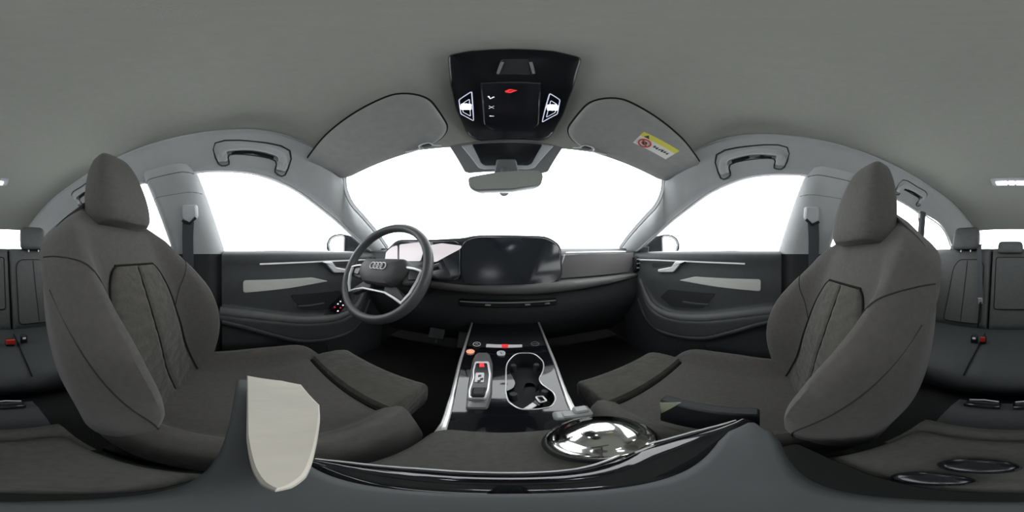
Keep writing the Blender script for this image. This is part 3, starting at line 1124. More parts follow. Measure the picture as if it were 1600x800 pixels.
def make_seat(x0, s, dy, dz, ra, nm, label):
    O = V(x0, -.222 + dy, -.360 + dz)
    H = V(0, -sin(ra), cos(ra)); Fw = V(0, cos(ra), sin(ra))
    seat = thing(nm, (x0, .05 + dy, -.62), label, 'car seat', 'front seats')

    def fsurf(q, h):
        """front surface depth of the backrest: q -1..1 across"""
        a = abs(q)
        bol = .118 * sm(.50, .82, a) * float(cr(h, [(-.05, .55), (.05, .95), (.18, 1.0), (.28, .72), (.38, .30), (.46, .06), (.52, 0), (.6, 0)]))
        rnd = -.10 * max(0, (a - .80) / .20)**2.2 * (1 - .6 * sm(.46, .56, h))
        lum = .012 * sm(.0, .14, h) * (1 - sm(.2, .4, h))
        return .042 + bol + rnd + lum - .022 * sm(.40, .48, h) - .050 * sm(.46, .56, h)

    def bp(q, h, off=0.0):
        w = float(cr(h, BW))
        f = fsurf(q, h) + off
        hh = h
        return O + V(q * w, 0, 0) + Fw * f + H * hh

    secs = []
    hs = lin(-.13, .40, 26) + lin(.415, .575, 15)
    qs = [-1, -.985, -.95, -.9] + lin(-.84, .84, 29) + [.9, .95, .985, 1]
    for h in hs:
        w = float(cr(h, BW))
        row = [bp(q, h) for q in qs]
        lift = .10 * (1 - sm(-.13, .30, h))
        bk = -.058 - .0 * h
        top = sm(.42, .60, h)
        for q in (1.0, .96, .86, .7, .4, 0, -.4, -.7, -.86, -.96, -1.0):
            r = abs(q)
            f = bk * (1 - .55 * top) + .035 * max(0, (r - .7) / .3)**2
            row.append(O + V(q * w * .95, 0, 0) + Fw * f + H * (h + lift * .5))
        secs.append(row)
    back = build('backrest', MB().loft(secs), 'fabric', seat, smooth=60)

    # centre insert of ribbed soft cloth
    def qi(h): return float(cr(h, [(-.08, .60), (.05, .54), (.15, .52), (.24, .50), (.29, .45), (.325, .38), (.336, .32)]))
    hs2 = lin(-.07, .30, 22) + [.313, .323, .330, .334]

    def ins(t, h):
        k = qi(h)
        cx = max(0, 1 - abs(t) / .05)
        e = max(0, (abs(t) - .86) / .14)
        return bp(t * k, h, .008 - .006 * cx - .010 * e * e + .0015 * sin(h * 150) * (1 - e) * .6)
    build('backrest_insert', MB().grid(lambda t, h: ins(t, h), lin(-1, 1, 31), hs2, .006, -1), 'fabric_insert', back, smooth=60)
    # seams: insert outline, shoulder-to-bolster line and bolster crease
    path = [bp(-qi(h) * 1.012, h, .002) for h in hs2] + [bp(q * qi(.334), .338, .002) for q in lin(-1, 1, 9)] + [bp(qi(h) * 1.012, h, .002) for h in reversed(hs2)]
    build('seam', MB().tube(path, .0030, 6), 'seam', back)
    build('seam', MB().tube([bp(0, h, .004) for h in lin(-.06, .33, 24)], .0022, 6), 'seam', back)
    for q in (-1, 1):
        sm_pts = [(.985, .375), (.93, .36), (.82, .330), (.70, .285), (.60, .235), (.52, .18)]
        build('seam', MB().tube(spline([bp(q * a, h, .0008) for a, h in sm_pts], 6), .0014, 6), 'seam_soft', back)
        sm_pts = [(.985, .30), (.96, .20), (.93, .12), (.88, .04), (.82, -.03)]
        build('seam', MB().tube(spline([bp(q * a, h, .0010) for a, h in sm_pts], 6), .0011, 6), 'seam_soft', back)

    # integrated head restraint
    hr = []
    hc = O + H * .455 + Fw * .026
    tilt = radians(11)
    H2 = V(0, -sin(tilt), cos(tilt)); F2 = V(0, cos(tilt), sin(tilt))
    for t in [0, .02, .06] + lin(.12, .8, 12) + [.86, .91, .95, .98, 1.0]:
        h = .275 * t
        w = float(cr(t, [(0, .088), (.06, .099), (.2, .103), (.45, .095), (.7, .079), (.85, .064), (.93, .055), (.98, .042), (1, .026)]))
        d = float(cr(t, [(0, .044), (.06, .052), (.3, .055), (.6, .048), (.8, .040), (.92, .030), (.98, .020), (1, .010)]))
        row = []
        for k in range(36):
            a = 2 * pi * k / 36
            ca, sa = cos(a), sin(a)
            ex = .45
            row.append(hc + H2 * h + V(math.copysign(abs(ca)**ex, ca) * w, 0, 0) + F2 * (math.copysign(abs(sa)**ex, sa) * d))
        hr.append(row)
    hd = build('headrest', MB().loft(hr), 'fabric', seat, smooth=60)
    # cushion: flat middle, raised bolsters
    def ctop(q, y):
        a = abs(q)
        mid = float(cr(y, [(-.23, -.415), (-.05, -.412), (.08, -.402), (.2, -.388), (.24, -.390)]))
        bol = float(cr(y, [(-.23, .055), (-.02, .060), (.10, .052), (.18, .040), (.225, .018), (.245, 0)]))
        return mid + bol * sm(.60, .78, a) - .006 * math.exp(-((a - .60) / .03)**2) - .11 * max(0, (a - .80) / .20)**2.4
    secs = []
    cqs = [-1, -.985, -.95, -.9] + lin(-.84, .84, 25) + [.9, .95, .985, 1]
    for y in lin(-.22, .20, 18) + [.215, .228, .238, .245]:
        w = float(cr(y, [(-.22, .185), (-.08, .220), (.03, .244), (.12, .248), (.2, .240), (.235, .22), (.245, .205)]))
        row = [V(x0 + q * w, y + dy, ctop(q, y) + dz) for q in cqs]
        row += [V(x0 + w * .93, y + dy, -.54), V(x0 - w * .93, y + dy, -.54)]
        secs.append(row)
    cu = build('cushion', MB().loft(secs), 'fabric', seat, smooth=60)
    for q in (-1, 1):
        build('seam', MB().tube([V(x0 + q * .60 * .246, y + dy, ctop(.6, y) + dz + .0015) for y in lin(-.10, .21, 14)], .0030, 6), 'seam', cu)
    # extendable thigh support
    secs = []
    TX = x0 - s * .018
    for y, zt, zb, k in ((.208, -.380, -.46, .98), (.214, -.368, -.47, 1), (.25, -.365, -.48, 1), (.30, -.369, -.48, 1), (.33, -.378, -.48, 1), (.345, -.386, -.475, .99), (.354, -.400, -.465, .97), (.357, -.42, -.45, .95)):
        w = .160 * k
        row = []
        for p in rpoly([(-w, zb), (w, zb), (w, zt), (-w, zt)], .014, 4):
            row.append(V(TX + p[0], y + dy, p[1] + dz))
        secs.append(row)
    build('thigh_support', MB().loft(secs), 'fabric_insert', seat, smooth=50)
    build('seam', MB().tube([V(TX + .150 * k, .2055 + dy, -.388 + dz) for k in lin(-1, 1, 9)], .0065, 8), 'seam', cu)
    # base rails and side cover
    build('side_cover', MB().box((x0 - s * .245, .02 + dy, -.53), (.03, .34, .13), ch=.008), 'plastic', seat)
    build('side_cover', MB().box((x0 + s * .245, .02 + dy, -.53), (.03, .34, .13), ch=.008), 'plastic', seat)
    for q in (-1, 1):
        build('rail', MB().box((x0 + q * .17, .02 + dy, -.605), (.04, .42, .03)), 'plastic_deep', seat)
    return seat


make_seat(-SEAT_X, -1, 0, 0, RA, 'driver_seat', 'taller-set dark cloth front seat behind the steering wheel')
make_seat(SEAT_X, 1, .058, -.052, radians(16.5), 'passenger_seat', 'lower-set dark cloth front seat on the glovebox side')


# =====================================================================================
# REAR BENCH
# =====================================================================================
BN = unit(V(0, .56, .22))
BO = V(0, -1.03, -.5)
BH = unit(V(0, -.22, .56))


def bench_at(px, py, off=0.0): return PP(px, py, BO + BN * off, BN)


rear = thing('rear_bench', (0, -.9, -.62), 'dark leather rear bench seat with three headrests', 'rear seat')


def rear_back(x0, x1, nm, pad=0.012):
    secs = []
    w = (x1 - x0) / 2; c = (x0 + x1) / 2
    for h in [-.02, -.012, 0] + lin(.03, .55, 10) + [.575, .590, .598, .602]:
        e = (sm(-.02, .01, h)) * (1 - .75 * sm(.55, .602, h)**2)
        row = []
        for p in rpoly([(-w + .003, -.09), (w - .003, -.09), (w - .003, .012), (-w + .003, .012)], .028, 5):
            row.append(BO + V(c + p[0], 0, 0) + BH * h + BN * (p[1] * e - .02 * (1 - e)))
        secs.append(row)
    return build(nm, MB().loft(secs), 'leather', rear, smooth=50)


bl = rear_back(-.66, -.158, 'backrest')
bc = rear_back(-.152, .152, 'backrest')
br = rear_back(.158, .66, 'backrest')
for s, b in ((-1, bl), (1, br)):
    pl = [(.20, .03), (.46, .03), (.44, .44), (.40, .50), (.24, .50), (.205, .46)]
    pts = [BO + V(s * x, 0, 0) + BH * h + BN * .020 for x, h in rpoly(pl, .03, 4)]
    build('insert', MB().panel(pts, BN, .012, .004), 'leather', b)
    build('seam', MB().tube(pts, .0025, 6, closed=True), 'seam', b)
    build('seam', MB().tube([BO + V(s * .335, 0, 0) + BH * h + BN * .0215 for h in lin(.04, .49, 6)], .002, 6), 'seam', b)
pts = [BO + V(x, 0, 0) + BH * h + BN * .018 for x, h in rpoly([(-.118, .14), (.118, .14), (.118, .52), (-.118, .52)], .02, 4)]
build('armrest_panel', MB().panel(pts, BN, .012, .004), 'leather', bc)
build('seam', MB().tube(pts, .0028, 6, closed=True), 'seam', bc)
# cushion
secs = []
for x in lin(-.66, .66, 45):
    d = .012 * (abs(x) / .66)**2 - .010 * math.exp(-((abs(x) - .155) / .012)**2)
    zt = -.497 + d
    secs.append([V(x, -1.03, -.60), V(x, -1.05, zt - .005), V(x, -.95, zt), V(x, -.75, zt + .012), V(x, -.60, zt + .012), V(x, -.54, zt + .002),
                 V(x, -.512, zt - .022), V(x, -.502, zt - .055), V(x, -.52, -.60)])
build('cushion', MB().loft(secs), 'leather_dark', rear, smooth=60)
for x in (-.155, .155):
    build('seam', MB().tube([V(x, -.95, -.497), V(x, -.75, -.486), V(x, -.6, -.486), V(x, -.53, -.50)], .003, 6), 'seam', rear)
for x, zt, zb, w in ((-.352, .235, .05, .100), (.362, .235, .05, .105), (.012, .115, .02, .095)):
    secs = []
    for t in (0, .05, .15, .4, .7, .85, .94, 1.0):
        k = float(cr(t, [(0, .86), (.1, 1), (.6, 1), (.85, .96), (.95, .86), (1, .7)]))
        d = float(cr(t, [(0, .03), (.1, .045), (.6, .045), (.9, .032), (1, .012)]))
        z = zb + (zt - zb) * t
        secs.append([V(x + p[0], -1.235 - .05 * t + p[1], z) for p in rpoly([(-w * k, -d), (w * k, -d), (w * k, d), (-w * k, d)], .03, 4)])
    hh = build('headrest', MB().loft(secs), 'leather', rear, smooth=60)
    for q in (-1, 1):
        build('post', MB().tube([V(x + q * .04, -1.235, zb - .06), V(x + q * .04, -1.237, zb + .02)], .006, 8), 'silver', hh)
# buckles on the bench
for px, py, lab in ((16, 532, 'red-topped belt buckle on the rear cushion behind the driver seat'), (1536, 528, 'red-topped belt buckle on the rear cushion behind the passenger seat')):
    p = PZ(px, py, -.455)
    t = thing('belt_buckle', (p[0], p[1], -.49), lab, 'belt buckle', 'rear belt buckles')
    build('housing', MB().box(p + V(0, -.01, -.018), (.045 if px < 100 else .03, .035, .04), ch=.005), 'plastic_deep', t)
    build('release_button', MB().box(p + V(0, .010, -.004), (.045 if px < 100 else .024, .012, .030), ch=.003), 'red_plastic', t)
for px, lab in ((37, 'black belt latch beside the wide red buckle on the rear cushion'), (1523, 'black belt latch beside the narrow red buckle on the rear cushion')):
    p = PZ(px, 527, -.455)
    t = thing('belt_latch', (p[0], p[1], -.49), lab, 'belt latch', 'rear belt latches')
    build('housing', MB().box(p + V(0, 0, -.01), (.034, .03, .055), ch=.005), 'plastic_deep', t)
    build('button', MB().box(p + V(0, .016, .002), (.016, .004, .012), ch=.001), 'icon_dim', t)
# rear belt hanging in front of the backrest (passenger side)
t = thing('rear_belt', BO + V(.215, 0, 0) + BH * .0, 'grey rear seat belt with bright tongue hanging beside the centre backrest', 'seat belt')
p0, p1, p2 = bench_at(1530, 386, .03), bench_at(1531, 425, .03), bench_at(1532, 470, .03)
p3 = bench_at(1528, 512, .03)
def ribbon(pts, w, th, side):
    secs = []
    side = unit(side)
    P = spline(pts, 4)
    for i, p in enumerate(P):
        d = unit(P[min(i+1, len(P)-1)] - P[max(i-1, 0)])
        nn = unit(np.cross(d, side))
        secs.append([p - side * w + nn * th, p + side * w + nn * th, p + side * w - nn * th, p - side * w - nn * th])
    return MB().loft(secs)
build('webbing', ribbon([p0 + V(0, -.05, .02), p0, p1, p2], .018, .0012, V(1, 0, 0)), 'strap', t)
build('tongue', MB().box(p2 + V(0, .004, .0), (.03, .006, .05), rx=radians(-20), ch=.002), 'silver', t)
build('lower_webbing', ribbon([p2, (p2 + p3) / 2, p3], .006, .0012, V(1, 0, 0)), 'seam', t)

# =====================================================================================
# FRONT SEAT BELTS ON THE PILLARS
# =====================================================================================
for s, lab in ((-1, 'dark seat belt hanging from the pillar behind the driver door'), (1, 'dark seat belt hanging from the pillar behind the passenger door')):
    t = thing('front_seat_belt', (s * .66, -.24, -.58), lab, 'seat belt', 'front seat belts')
    F = (lambda m: m) if s > 0 else (lambda m: m.mirrored())
    def bx(z): return side_x(-.22, max(z, -.05)) - .052
    build('guide_cover', F(MB().panel([V(bx(z) - .012, y, z) for y, z in rpoly([(-.185, .20), (-.245, .205), (-.25, .15), (-.215, .125), (-.185, .15)], .012, 4)], (-1, 0, -.3), .03, .006)), 'bracket_light', t)
    build('guide_slot', F(MB().tube([V(bx(.145) - .016, -.19, .150), V(bx(.14) - .018, -.215, .128), V(bx(.15) - .016, -.245, .142)], .006, 8)), 'plastic_deep', t)
    path = [V(bx(.13) - .018, -.222, .135), V(bx(.08) - .014, -.232, .07), V(bx(0) - .012, -.240, -.05), V(bx(-.05) - .012, -.25, -.25), V(bx(-.05) - .012, -.255, -.56)]
    build('webbing', F(ribbon(path, .023, .0012, V(.1, 1, 0))), 'strap', t)
    tz = -.005
    build('tongue', F(MB().box((bx(tz) - .018, -.238, tz - .06), (.008, .05, .035), ch=.002)), 'piano_soft', t)

# =====================================================================================
# ROOF: OVERHEAD CONSOLE, VISORS, GRAB HANDLES, LAMPS
# =====================================================================================
def roof_pt(x, y, d=0.0): return V(x, y, zr(x, y) - d)


def PR(px, py, d=0.0):
    """point on the headliner (lowered by d) seen at a pixel"""
    p = PZ(px, py, .45)
    for _ in range(14): p = PZ(px, py, zr(p[0], min(p[1], .55)) - d)
    return p


def roof_plate(pxs, d, t, ch, r=3, seg=4):
    P = [PR(a, b, d) for a, b in rpoly(pxs, r, seg)]
    return MB().panel(P, (0, -.15, -1), t, ch)


oh = thing('overhead_console', (0, .3, .40), 'dark overhead console with two lit reading lamps', 'overhead console')
out = [(699, 86), (735, 79), (800, 76), (865, 79), (910, 90), (897, 135), (880, 180), (862, 212), (848, 220), (745, 220), (730, 210), (712, 170), (703, 130)]
outer = rpoly(out, 8, 4)
rings = []
cxp, cyp = 800, 150
for d, k in ((-.01, 1.0), (.004, 1.0), (.012, .985), (.014, .95), (.016, .6), (.017, .2)):
    rings.append([PR(cxp + (a - cxp) * k, cyp + (b - cyp) * k, d) for a, b in outer])
build('housing', MB().loft(rings), 'piano_soft', oh, smooth=40)
build('button_field', roof_plate([(750, 130), (846, 130), (842, 195), (826, 206), (774, 206), (756, 195)], .022, .012, .003), 'screen', oh)
build('eye_recess', roof_plate([(783, 93), (826, 93), (832, 117), (775, 117)], .0185, .006, .002), 'plastic', oh)
for a in (((778, 115), (785, 97)), ((829, 97), (834, 115))):
    build('recess_edge', MB().tube([PR(*a[0], .019), PR(*a[1], .019)], .0025, 6), 'bracket', oh)
for s, lamp in ((-1, [(737, 143), (717, 156), (720, 178), (740, 189)]), (1, [(859, 146), (875, 156), (871, 178), (847, 191)])):
    cc = np.mean(np.array(lamp), axis=0)
    lm = build('lamp_lens', roof_plate(lamp, .019, .006, .002, 2), 'screen', oh)
    build('lamp_outline', MB().tube([PR(a, b, .0195) for a, b in rpoly(lamp, 2, 3)], .0013, 6, closed=True), 'lamp_rim', lm)
    k = [(cc[0] + (a - cc[0]) * .58, cc[1] + 2 + (b - cc[1]) * .58) for a, b in lamp]
    build('lamp_chevron', MB().tube([PR(a, b, .0195) for a, b in rpoly(k, 1, 2)], .0010, 6, closed=True), 'lamp_rim', lm)
    w = 8
    build('led', roof_plate([(cc[0] - w, cc[1] - 4), (cc[0] + w, cc[1] - 4), (cc[0] + w, cc[1] + 5), (cc[0] - w, cc[1] + 5)], .0205, .003, .001, 2), 'lamp_led', lm)
# printed switch symbols
for pts, m in (([(763, 150), (766, 154), (772, 151)], 'icon_white'), ([(764, 165), (772, 169)], 'icon_white'), ([(772, 165), (764, 169)], 'icon_white'), ([(765, 181), (772, 181)], 'icon_white'),
               ([(790, 143), (797, 140), (806, 141), (797, 144), (790, 143)], 'icon_red')):
    build('switch_symbol', MB().tube([PR(a, b, .0228) for a, b in pts], .0024 if m == 'icon_white' else .0030, 6), m, oh)

# sun visors
VB = [(.150, .265), (.185, .228), (.42, .212), (.565, .212), (.592, .24), (.578, .36), (.54, .386), (.25, .432), (.185, .420), (.150, .385)]


def visor_z(x, y): return zr(x, min(y, .5)) - .012 + .05 * (y - .3) * 0


def make_visor(s, lab):
    t = thing('sun_visor', (s * .37, .30, .34), lab, 'sun visor', 'sun visors')
    rings = []
    pts = [np.array(p) for p in rpoly(VB, .03, 5)]
    c = np.array((.36, .31))
    # plane tilted down towards the windscreen and the side
    def vz(p): return .452 - .24 * (p[1] - .2) - .145 * (p[0] - .15)
    for d, k in ((-.012, .95), (-.010, 1.0), (-.004, 1.02), (.002, 1.02), (.008, 1.0), (.011, .95), (.012, .7), (.0125, .25)):
        rings.append([V(s * (c + (p - c) * k)[0], (c + (p - c) * k)[1], vz(c + (p - c) * k) - d) for p in pts])
    m = MB().loft(rings)
    b = build('panel', m, 'visor', t, smooth=60)
    build('edge_seam', MB().tube([V(s * p[0], p[1], vz(p) - .000) for p in [c + (p - c) * 1.018 for p in pts]], .0035, 6, closed=True), 'seam', b)
    # retaining clip notch near the mirror
    q = np.array((.222, .424))
    build('clip', MB().tube(spline([V(s * (q[0] - .04), q[1] + .004, vz(q) - .018), V(s * (q[0] - .022), q[1] - .006, vz(q) - .018), V(s * (q[0] - .012), q[1] - .022, vz(q) - .016),
                                    V(s * (q[0] + .018), q[1] - .020, vz(q) - .016), V(s * (q[0] + .028), q[1] - .004, vz(q) - .018), V(s * (q[0] + .07), q[1] - .012, vz(q) - .02)], 4), .0022, 6), 'bracket_light', t)
    build('clip_hook', MB().box((s * q[0], q[1] - .006, vz(q) - .010), (.030, .016, .012), ch=.003), 'plastic', t)
    build('hinge', MB().tube([V(s * .575, .36, vz((.575, .36)) - .006), V(s * .60, .40, vz((.6, .4)) - .004)], .008, 8), 'bracket', t)
    return t, vz


make_visor(-1, 'grey sun visor above the steering wheel')
vr, vz = make_visor(1, 'grey sun visor with a yellow and white warning sticker')


def PV(px, py, off=0.0):
    n = V(.145, .24, 1.0)
    p = V(.15, .2, .452 - .0125 - off)
    return PP(px, py, p, n)


ST = [(1006, 206), (1062, 236), (1040, 249), (989, 223)]
def stk(u, v):
    a = np.array(ST[0]) * (1 - u) + np.array(ST[1]) * u
    b = np.array(ST[3]) * (1 - u) + np.array(ST[2]) * u
    return a * (1 - v) + b * v
sk = build('warning_sticker', MB().panel([PV(*stk(u, v), .0006) for u, v in ((0, 0), (1, 0), (1, 1), (0, 1))], (-.145, -.24, -1), .0006), 'paper', vr, label='white sticker with yellow band and red ring')
build('yellow_band', MB().panel([PV(*stk(u, v), .0010) for u, v in ((0, 0), (1, 0), (1, .34), (0, .34))], (-.145, -.24, -1), .0005), 'yellow', sk)
build('warning_triangle', MB().panel([PV(*stk(u, v), .0014) for u, v in ((.16, .06), (.24, .28), (.09, .28))], (-.145, -.24, -1), .0004), 'ink', sk)
rc = [PV(*stk(.24 + .155 * cos(a), .66 + .27 * sin(a)), .0014) for a in lin(0, 2 * pi * 23 / 24, 24)]
build('red_ring', MB().tube(rc, .0024, 6, closed=True), 'ink_red', sk)
build('red_slash', MB().tube([rc[3], rc[15]], .002, 6), 'ink_red', sk)
build('ring_figure', MB().panel([PV(*stk(u, v), .0014) for u, v in ((.18, .55), (.28, .55), (.31, .72), (.25, .80), (.17, .74))], (-.145, -.24, -1), .0004), 'ink', sk)
for k in range(6):
    u = .47 + .075 * k
    build('print_mark', MB().panel([PV(*stk(a, b), .0014) for a, b in ((u, .50 + .06 * (k % 3)), (u + .05, .48), (u + .055, .62 + .05 * (k % 2)), (u + .01, .66))], (-.145, -.24, -1), .0004), 'ink', sk)


# grab handles
def rail_frame(y):
    a = V(.505, y, zr(.505, y) - .004)
    zt = float(cr(y, [(p[1][0], p[1][1]) for p in RAIL]))
    b = V(side_x(y, zt), y, zt)
    d = unit(b - a)
    n = unit(np.cross(d, V(0, 1, 0)))
    if n[0] > 0: n = -n
    return a, d, n, np.linalg.norm(b - a)


def make_grab(s, y0, y1, lab, scale=1.0):
    F = (lambda m: m) if s > 0 else (lambda m: m.mirrored())
    a, d, n, L = rail_frame((y0 + y1) / 2)
    t = thing('grab_handle', (s * .57, (y0 + y1) / 2, .40), lab, 'grab handle', 'roof grab handles')

    def g(v, y, h):  # v 0..1 down the rail
        a, d, n, L = rail_frame(y)
        return a + d * (v * L) + n * (h + .007)
    yc = (y0 + y1) / 2; w = (y1 - y0) / 2
    path = [(.76, y0 + .016, .006), (.60, y0 + .014, .010), (.47, y0 + .022, .016), (.42, y0 + .05, .024), (.40, yc, .027), (.42, y1 - .05, .024), (.47, y1 - .022, .016), (.60, y1 - .014, .010), (.76, y1 - .016, .006)]
    P = spline([g(*p) for p in path], 5)
    rr = [float(np.interp(i / (len(P) - 1), [0, .12, .3, .5, .7, .88, 1], [.017, .0165, .0135, .0125, .0135, .0165, .017])) for i in range(len(P))]
    build('grip', F(MB().tube(P, rr, 10, flat=.7, up=n)), 'pillar', t, smooth=60)
    for y in (y0 + .014, y1 - .014):
        build('end_cap', F(MB().box(g(.66, y, .006), (.026, .034, .036), ry=radians(-45), ch=.005)), 'pillar', t)
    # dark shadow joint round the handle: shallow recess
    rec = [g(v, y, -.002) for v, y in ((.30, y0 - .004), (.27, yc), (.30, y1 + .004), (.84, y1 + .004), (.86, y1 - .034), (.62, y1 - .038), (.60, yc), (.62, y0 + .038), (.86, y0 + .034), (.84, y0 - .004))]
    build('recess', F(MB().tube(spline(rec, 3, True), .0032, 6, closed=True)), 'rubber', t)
    slot = [g(v, y, .000) for v, y in ((.52, y0 + .045), (.49, yc), (.52, y1 - .045), (.60, y1 - .045), (.57, yc), (.60, y0 + .045))]
    build('slot', F(MB().panel(slot, n, .006, .001)), 'rubber', t)
    return t


make_grab(-1, -.095, .140, 'grey roof grab handle above the front window beside the steering wheel')
make_grab(1, -.095, .140, 'grey roof grab handle above the front passenger window')
make_grab(-1, -.95, -.70, 'grey rear roof grab handle partly behind the driver headrest')
make_grab(1, -.93, -.68, 'grey rear roof grab handle behind the passenger headrest')
a, d, n, L = rail_frame(-.57)
hk = thing('coat_hook', a + d * .05, 'small dark coat hook beside the passenger side rear grab handle', 'coat hook')
build('base', MB().box(a + d * .078 + n * .006, (.03, .05, .03), ry=radians(-45), ch=.005), 'pillar', hk)
build('hook', MB().tube([a + d * .072 + n * .016 + V(0, .02, 0), a + d * .080 + n * .022, a + d * .074 + n * .018 + V(0, -.02, 0)], .005, 8), 'plastic_deep', hk)

# rear dome lamp
dm = thing('rear_dome_lamp', (0, -1.02, .46), 'lit white rear dome lamp on the headliner', 'dome lamp')
build('housing', MB().panel([roof_pt(x, y, .006) for x, y in rpoly([(-.13, -.95), (.13, -.95), (.13, -1.08), (-.13, -1.08)], .03, 5)], (0, .05, -1), .012, .004), 'pillar', dm)
for x0, x1 in ((-.095, -.028), (-.018, .018), (.028, .095)):
    build('lens', MB().panel([roof_pt(x, y, .011) for x, y in rpoly([(x0, -1.00), (x1, -1.00), (x1, -1.05), (x0, -1.05)], .006, 3)], (0, .05, -1), .008, .002), 'lamp_led', dm)

# =====================================================================================
# MIRRORS
# =====================================================================================
mr = thing('rear_view_mirror', (0, .52, .20), 'rear-view mirror hanging from the windscreen bracket', 'mirror')
OUT = [(731, 278), (775, 270), (815, 267), (845, 267), (849, 275), (845, 290), (800, 296), (742, 298), (733, 293)]


def mir(k, y):
    c = np.array((790, 283))
    return [PY(*(c + (np.array(p) - c) * k), .50) + V(0, y, 0) for p in rpoly(OUT, 5, 4)]


build('housing', MB().loft([mir(.6, .045), mir(.9, .035), mir(1.0, .012), mir(1.0, .0), mir(.985, -.004)]), 'mirror_body', mr, smooth=50)
g = mir(.965, -.0052)
build('mirror_glass', MB().panel(g, (0, -1, .0), .002), 'mirror', mr)
build('stem', MB().tube([V(-.005, .53, .27), V(-.005, .575, .325), V(-.005, .60, .37)], [.014, .016, .02], 10), 'mirror_body', mr)
br_ = thing('windscreen_bracket', (0, .60, .33), 'grey trapezoid sensor cover at the top of the windscreen', 'sensor cover')


def WSP(px, py, off):
    """point on a plane parallel to the windscreen top, off metres inside"""
    n = unit(V(0, .62, .80))
    return PP(px, py, V(0, .532, .415) - n * off, n)


build('cover', MB().panel([WSP(a, b, .012) for a, b in rpoly([(700, 226), (726, 269), (732, 271), (848, 271), (856, 269), (883, 226)], 2, 3)], (0, -.62, -.8), .014, .003), 'bracket', br_)
fr = [(720, 228), (748, 263), (756, 265), (824, 265), (835, 263), (866, 228)]
build('light_frame', MB().panel([WSP(a, b, .020) for a, b in rpoly(fr, 3, 3)], (0, -.62, -.8), .01, .003), 'bracket_light', br_)
build('black_insert', MB().panel([WSP(a, b, .026) for a, b in rpoly([(737, 226), (752, 256), (758, 259), (824, 259), (831, 256), (848, 226)], 3, 3)], (0, -.62, -.8), .008, .002), 'piano_soft', br_)
build('foot', MB().panel([WSP(a, b, .034) for a, b in rpoly([(776, 250), (806, 250), (812, 272), (772, 272)], 3, 3)], (0, -.62, -.8), .012, .003), 'mirror_body', br_)
p = PY(787, 303, .62)
build('rain_sensor', MB().panel([PY(a, b, .70) for a, b in rpoly([(780, 301), (796, 301), (792, 304.5), (787, 306), (783, 304.5)], 1, 2)], (0, -1, 0), .01, .002), 'mirror_body', thing('windscreen_sensor', PY(787, 306, .70), 'tiny grey sensor on the windscreen under the mirror', 'sensor'))

# outside mirrors
for s, lab in ((-1, 'outside mirror beyond the driver window'), (1, 'outside mirror beyond the passenger window')):
    t = thing('outside_mirror', (s * .92, .60, .0), lab, 'side mirror', 'outside mirrors')
    A, B = V(s * .79, .66, 0), V(s * 1.06, .56, 0)    # inner and outer ends
    ax = unit(B - A)
    nb = unit(np.cross(ax, V(0, 0, 1)))
    if nb[1] > 0: nb = -nb       # towards the rear
    prof = [(0, .025, .05), (.03, .018, .09), (.09, .012, .135), (.16, .010, .152), (.22, .012, .148), (.26, .022, .130), (.285, .05, .09)]
    def ol(k, dep):
        top = [(u, zt) for u, zb, zt in prof]; bot = [(u, zb) for u, zb, zt in reversed(prof)]
        c = np.array((.15, .075))
        return [A + ax * (c + (np.array(p) - c) * k)[0] + V(0, 0, (c + (np.array(p) - c) * k)[1]) - nb * dep for p in rpoly(top + bot, .012, 3)]
    build('housing', MB().loft([ol(.45, .11), ol(.75, .095), ol(.95, .055), ol(1.0, .02), ol(1.0, 0), ol(.96, -.003)]), 'mirror_shell', t, smooth=60)
    gl = [(.125, .022), (.122, .122), (.14, .136), (.20, .136), (.24, .120), (.262, .085), (.243, .034), (.20, .022)]
    build('mirror_glass', MB().panel([A + ax * u + V(0, 0, z) + nb * .006 for u, z in rpoly(gl, .015, 4)], nb, .004, .001), 'mirror', t)
    build('glass_rim', MB().tube([A + ax * u + V(0, 0, z) + nb * .006 for u, z in rpoly(gl, .015, 4)], .006, 6, closed=True), 'bracket', t)
    build('arm', MB().tube([A + V(-s * .06, .02, -.01), A + ax * .02 + V(0, .02, .03)], .025, 8), 'mirror_shell', t)

# =====================================================================================
# THINGS ON THE ARMREST: CAMERA STAND AND ITS FOOT
# =====================================================================================
st = thing('camera_stand', (-.015, .002, -.345), 'grey camera stand bar crossing low above the armrest', 'camera stand')
secs = []
for x in lin(-.122, .046, 24):
    zt = -.100 - .9 * max(0, abs(x + .015) - .10)**1.3
    k = sqrt(max(.03, 1 - max(0, (x - .030) / .0162)**2))
    secs.append([V(x, .0025 + p[0] * k, zt + p[1]) for p in rpoly([(-.009, -.012), (.009, -.012), (.009, 0), (-.009, 0)], .003, 3)])
build('bar', MB().loft(secs), 'bar_grey', st, smooth=50)
build('post', MB().tube([V(-.015, .002, -.345), V(-.015, .002, -.11)], .0055, 10), 'plastic_deep', st)
# pale tag clipped on the bar
tg = [PZ(a, b, -.088) for a, b in ((386, 586), (440, 594), (470, 600), (499, 632), (500, 650), (492, 700), (478, 742), (455, 760), (430, 766), (408, 755), (394, 730), (385, 680))]
build('cream_tag', MB().panel(tg, (0, 0, 1), .008, .0006), 'cream', label='cream-coloured tag lying on the grey stand bar', cat='tag')

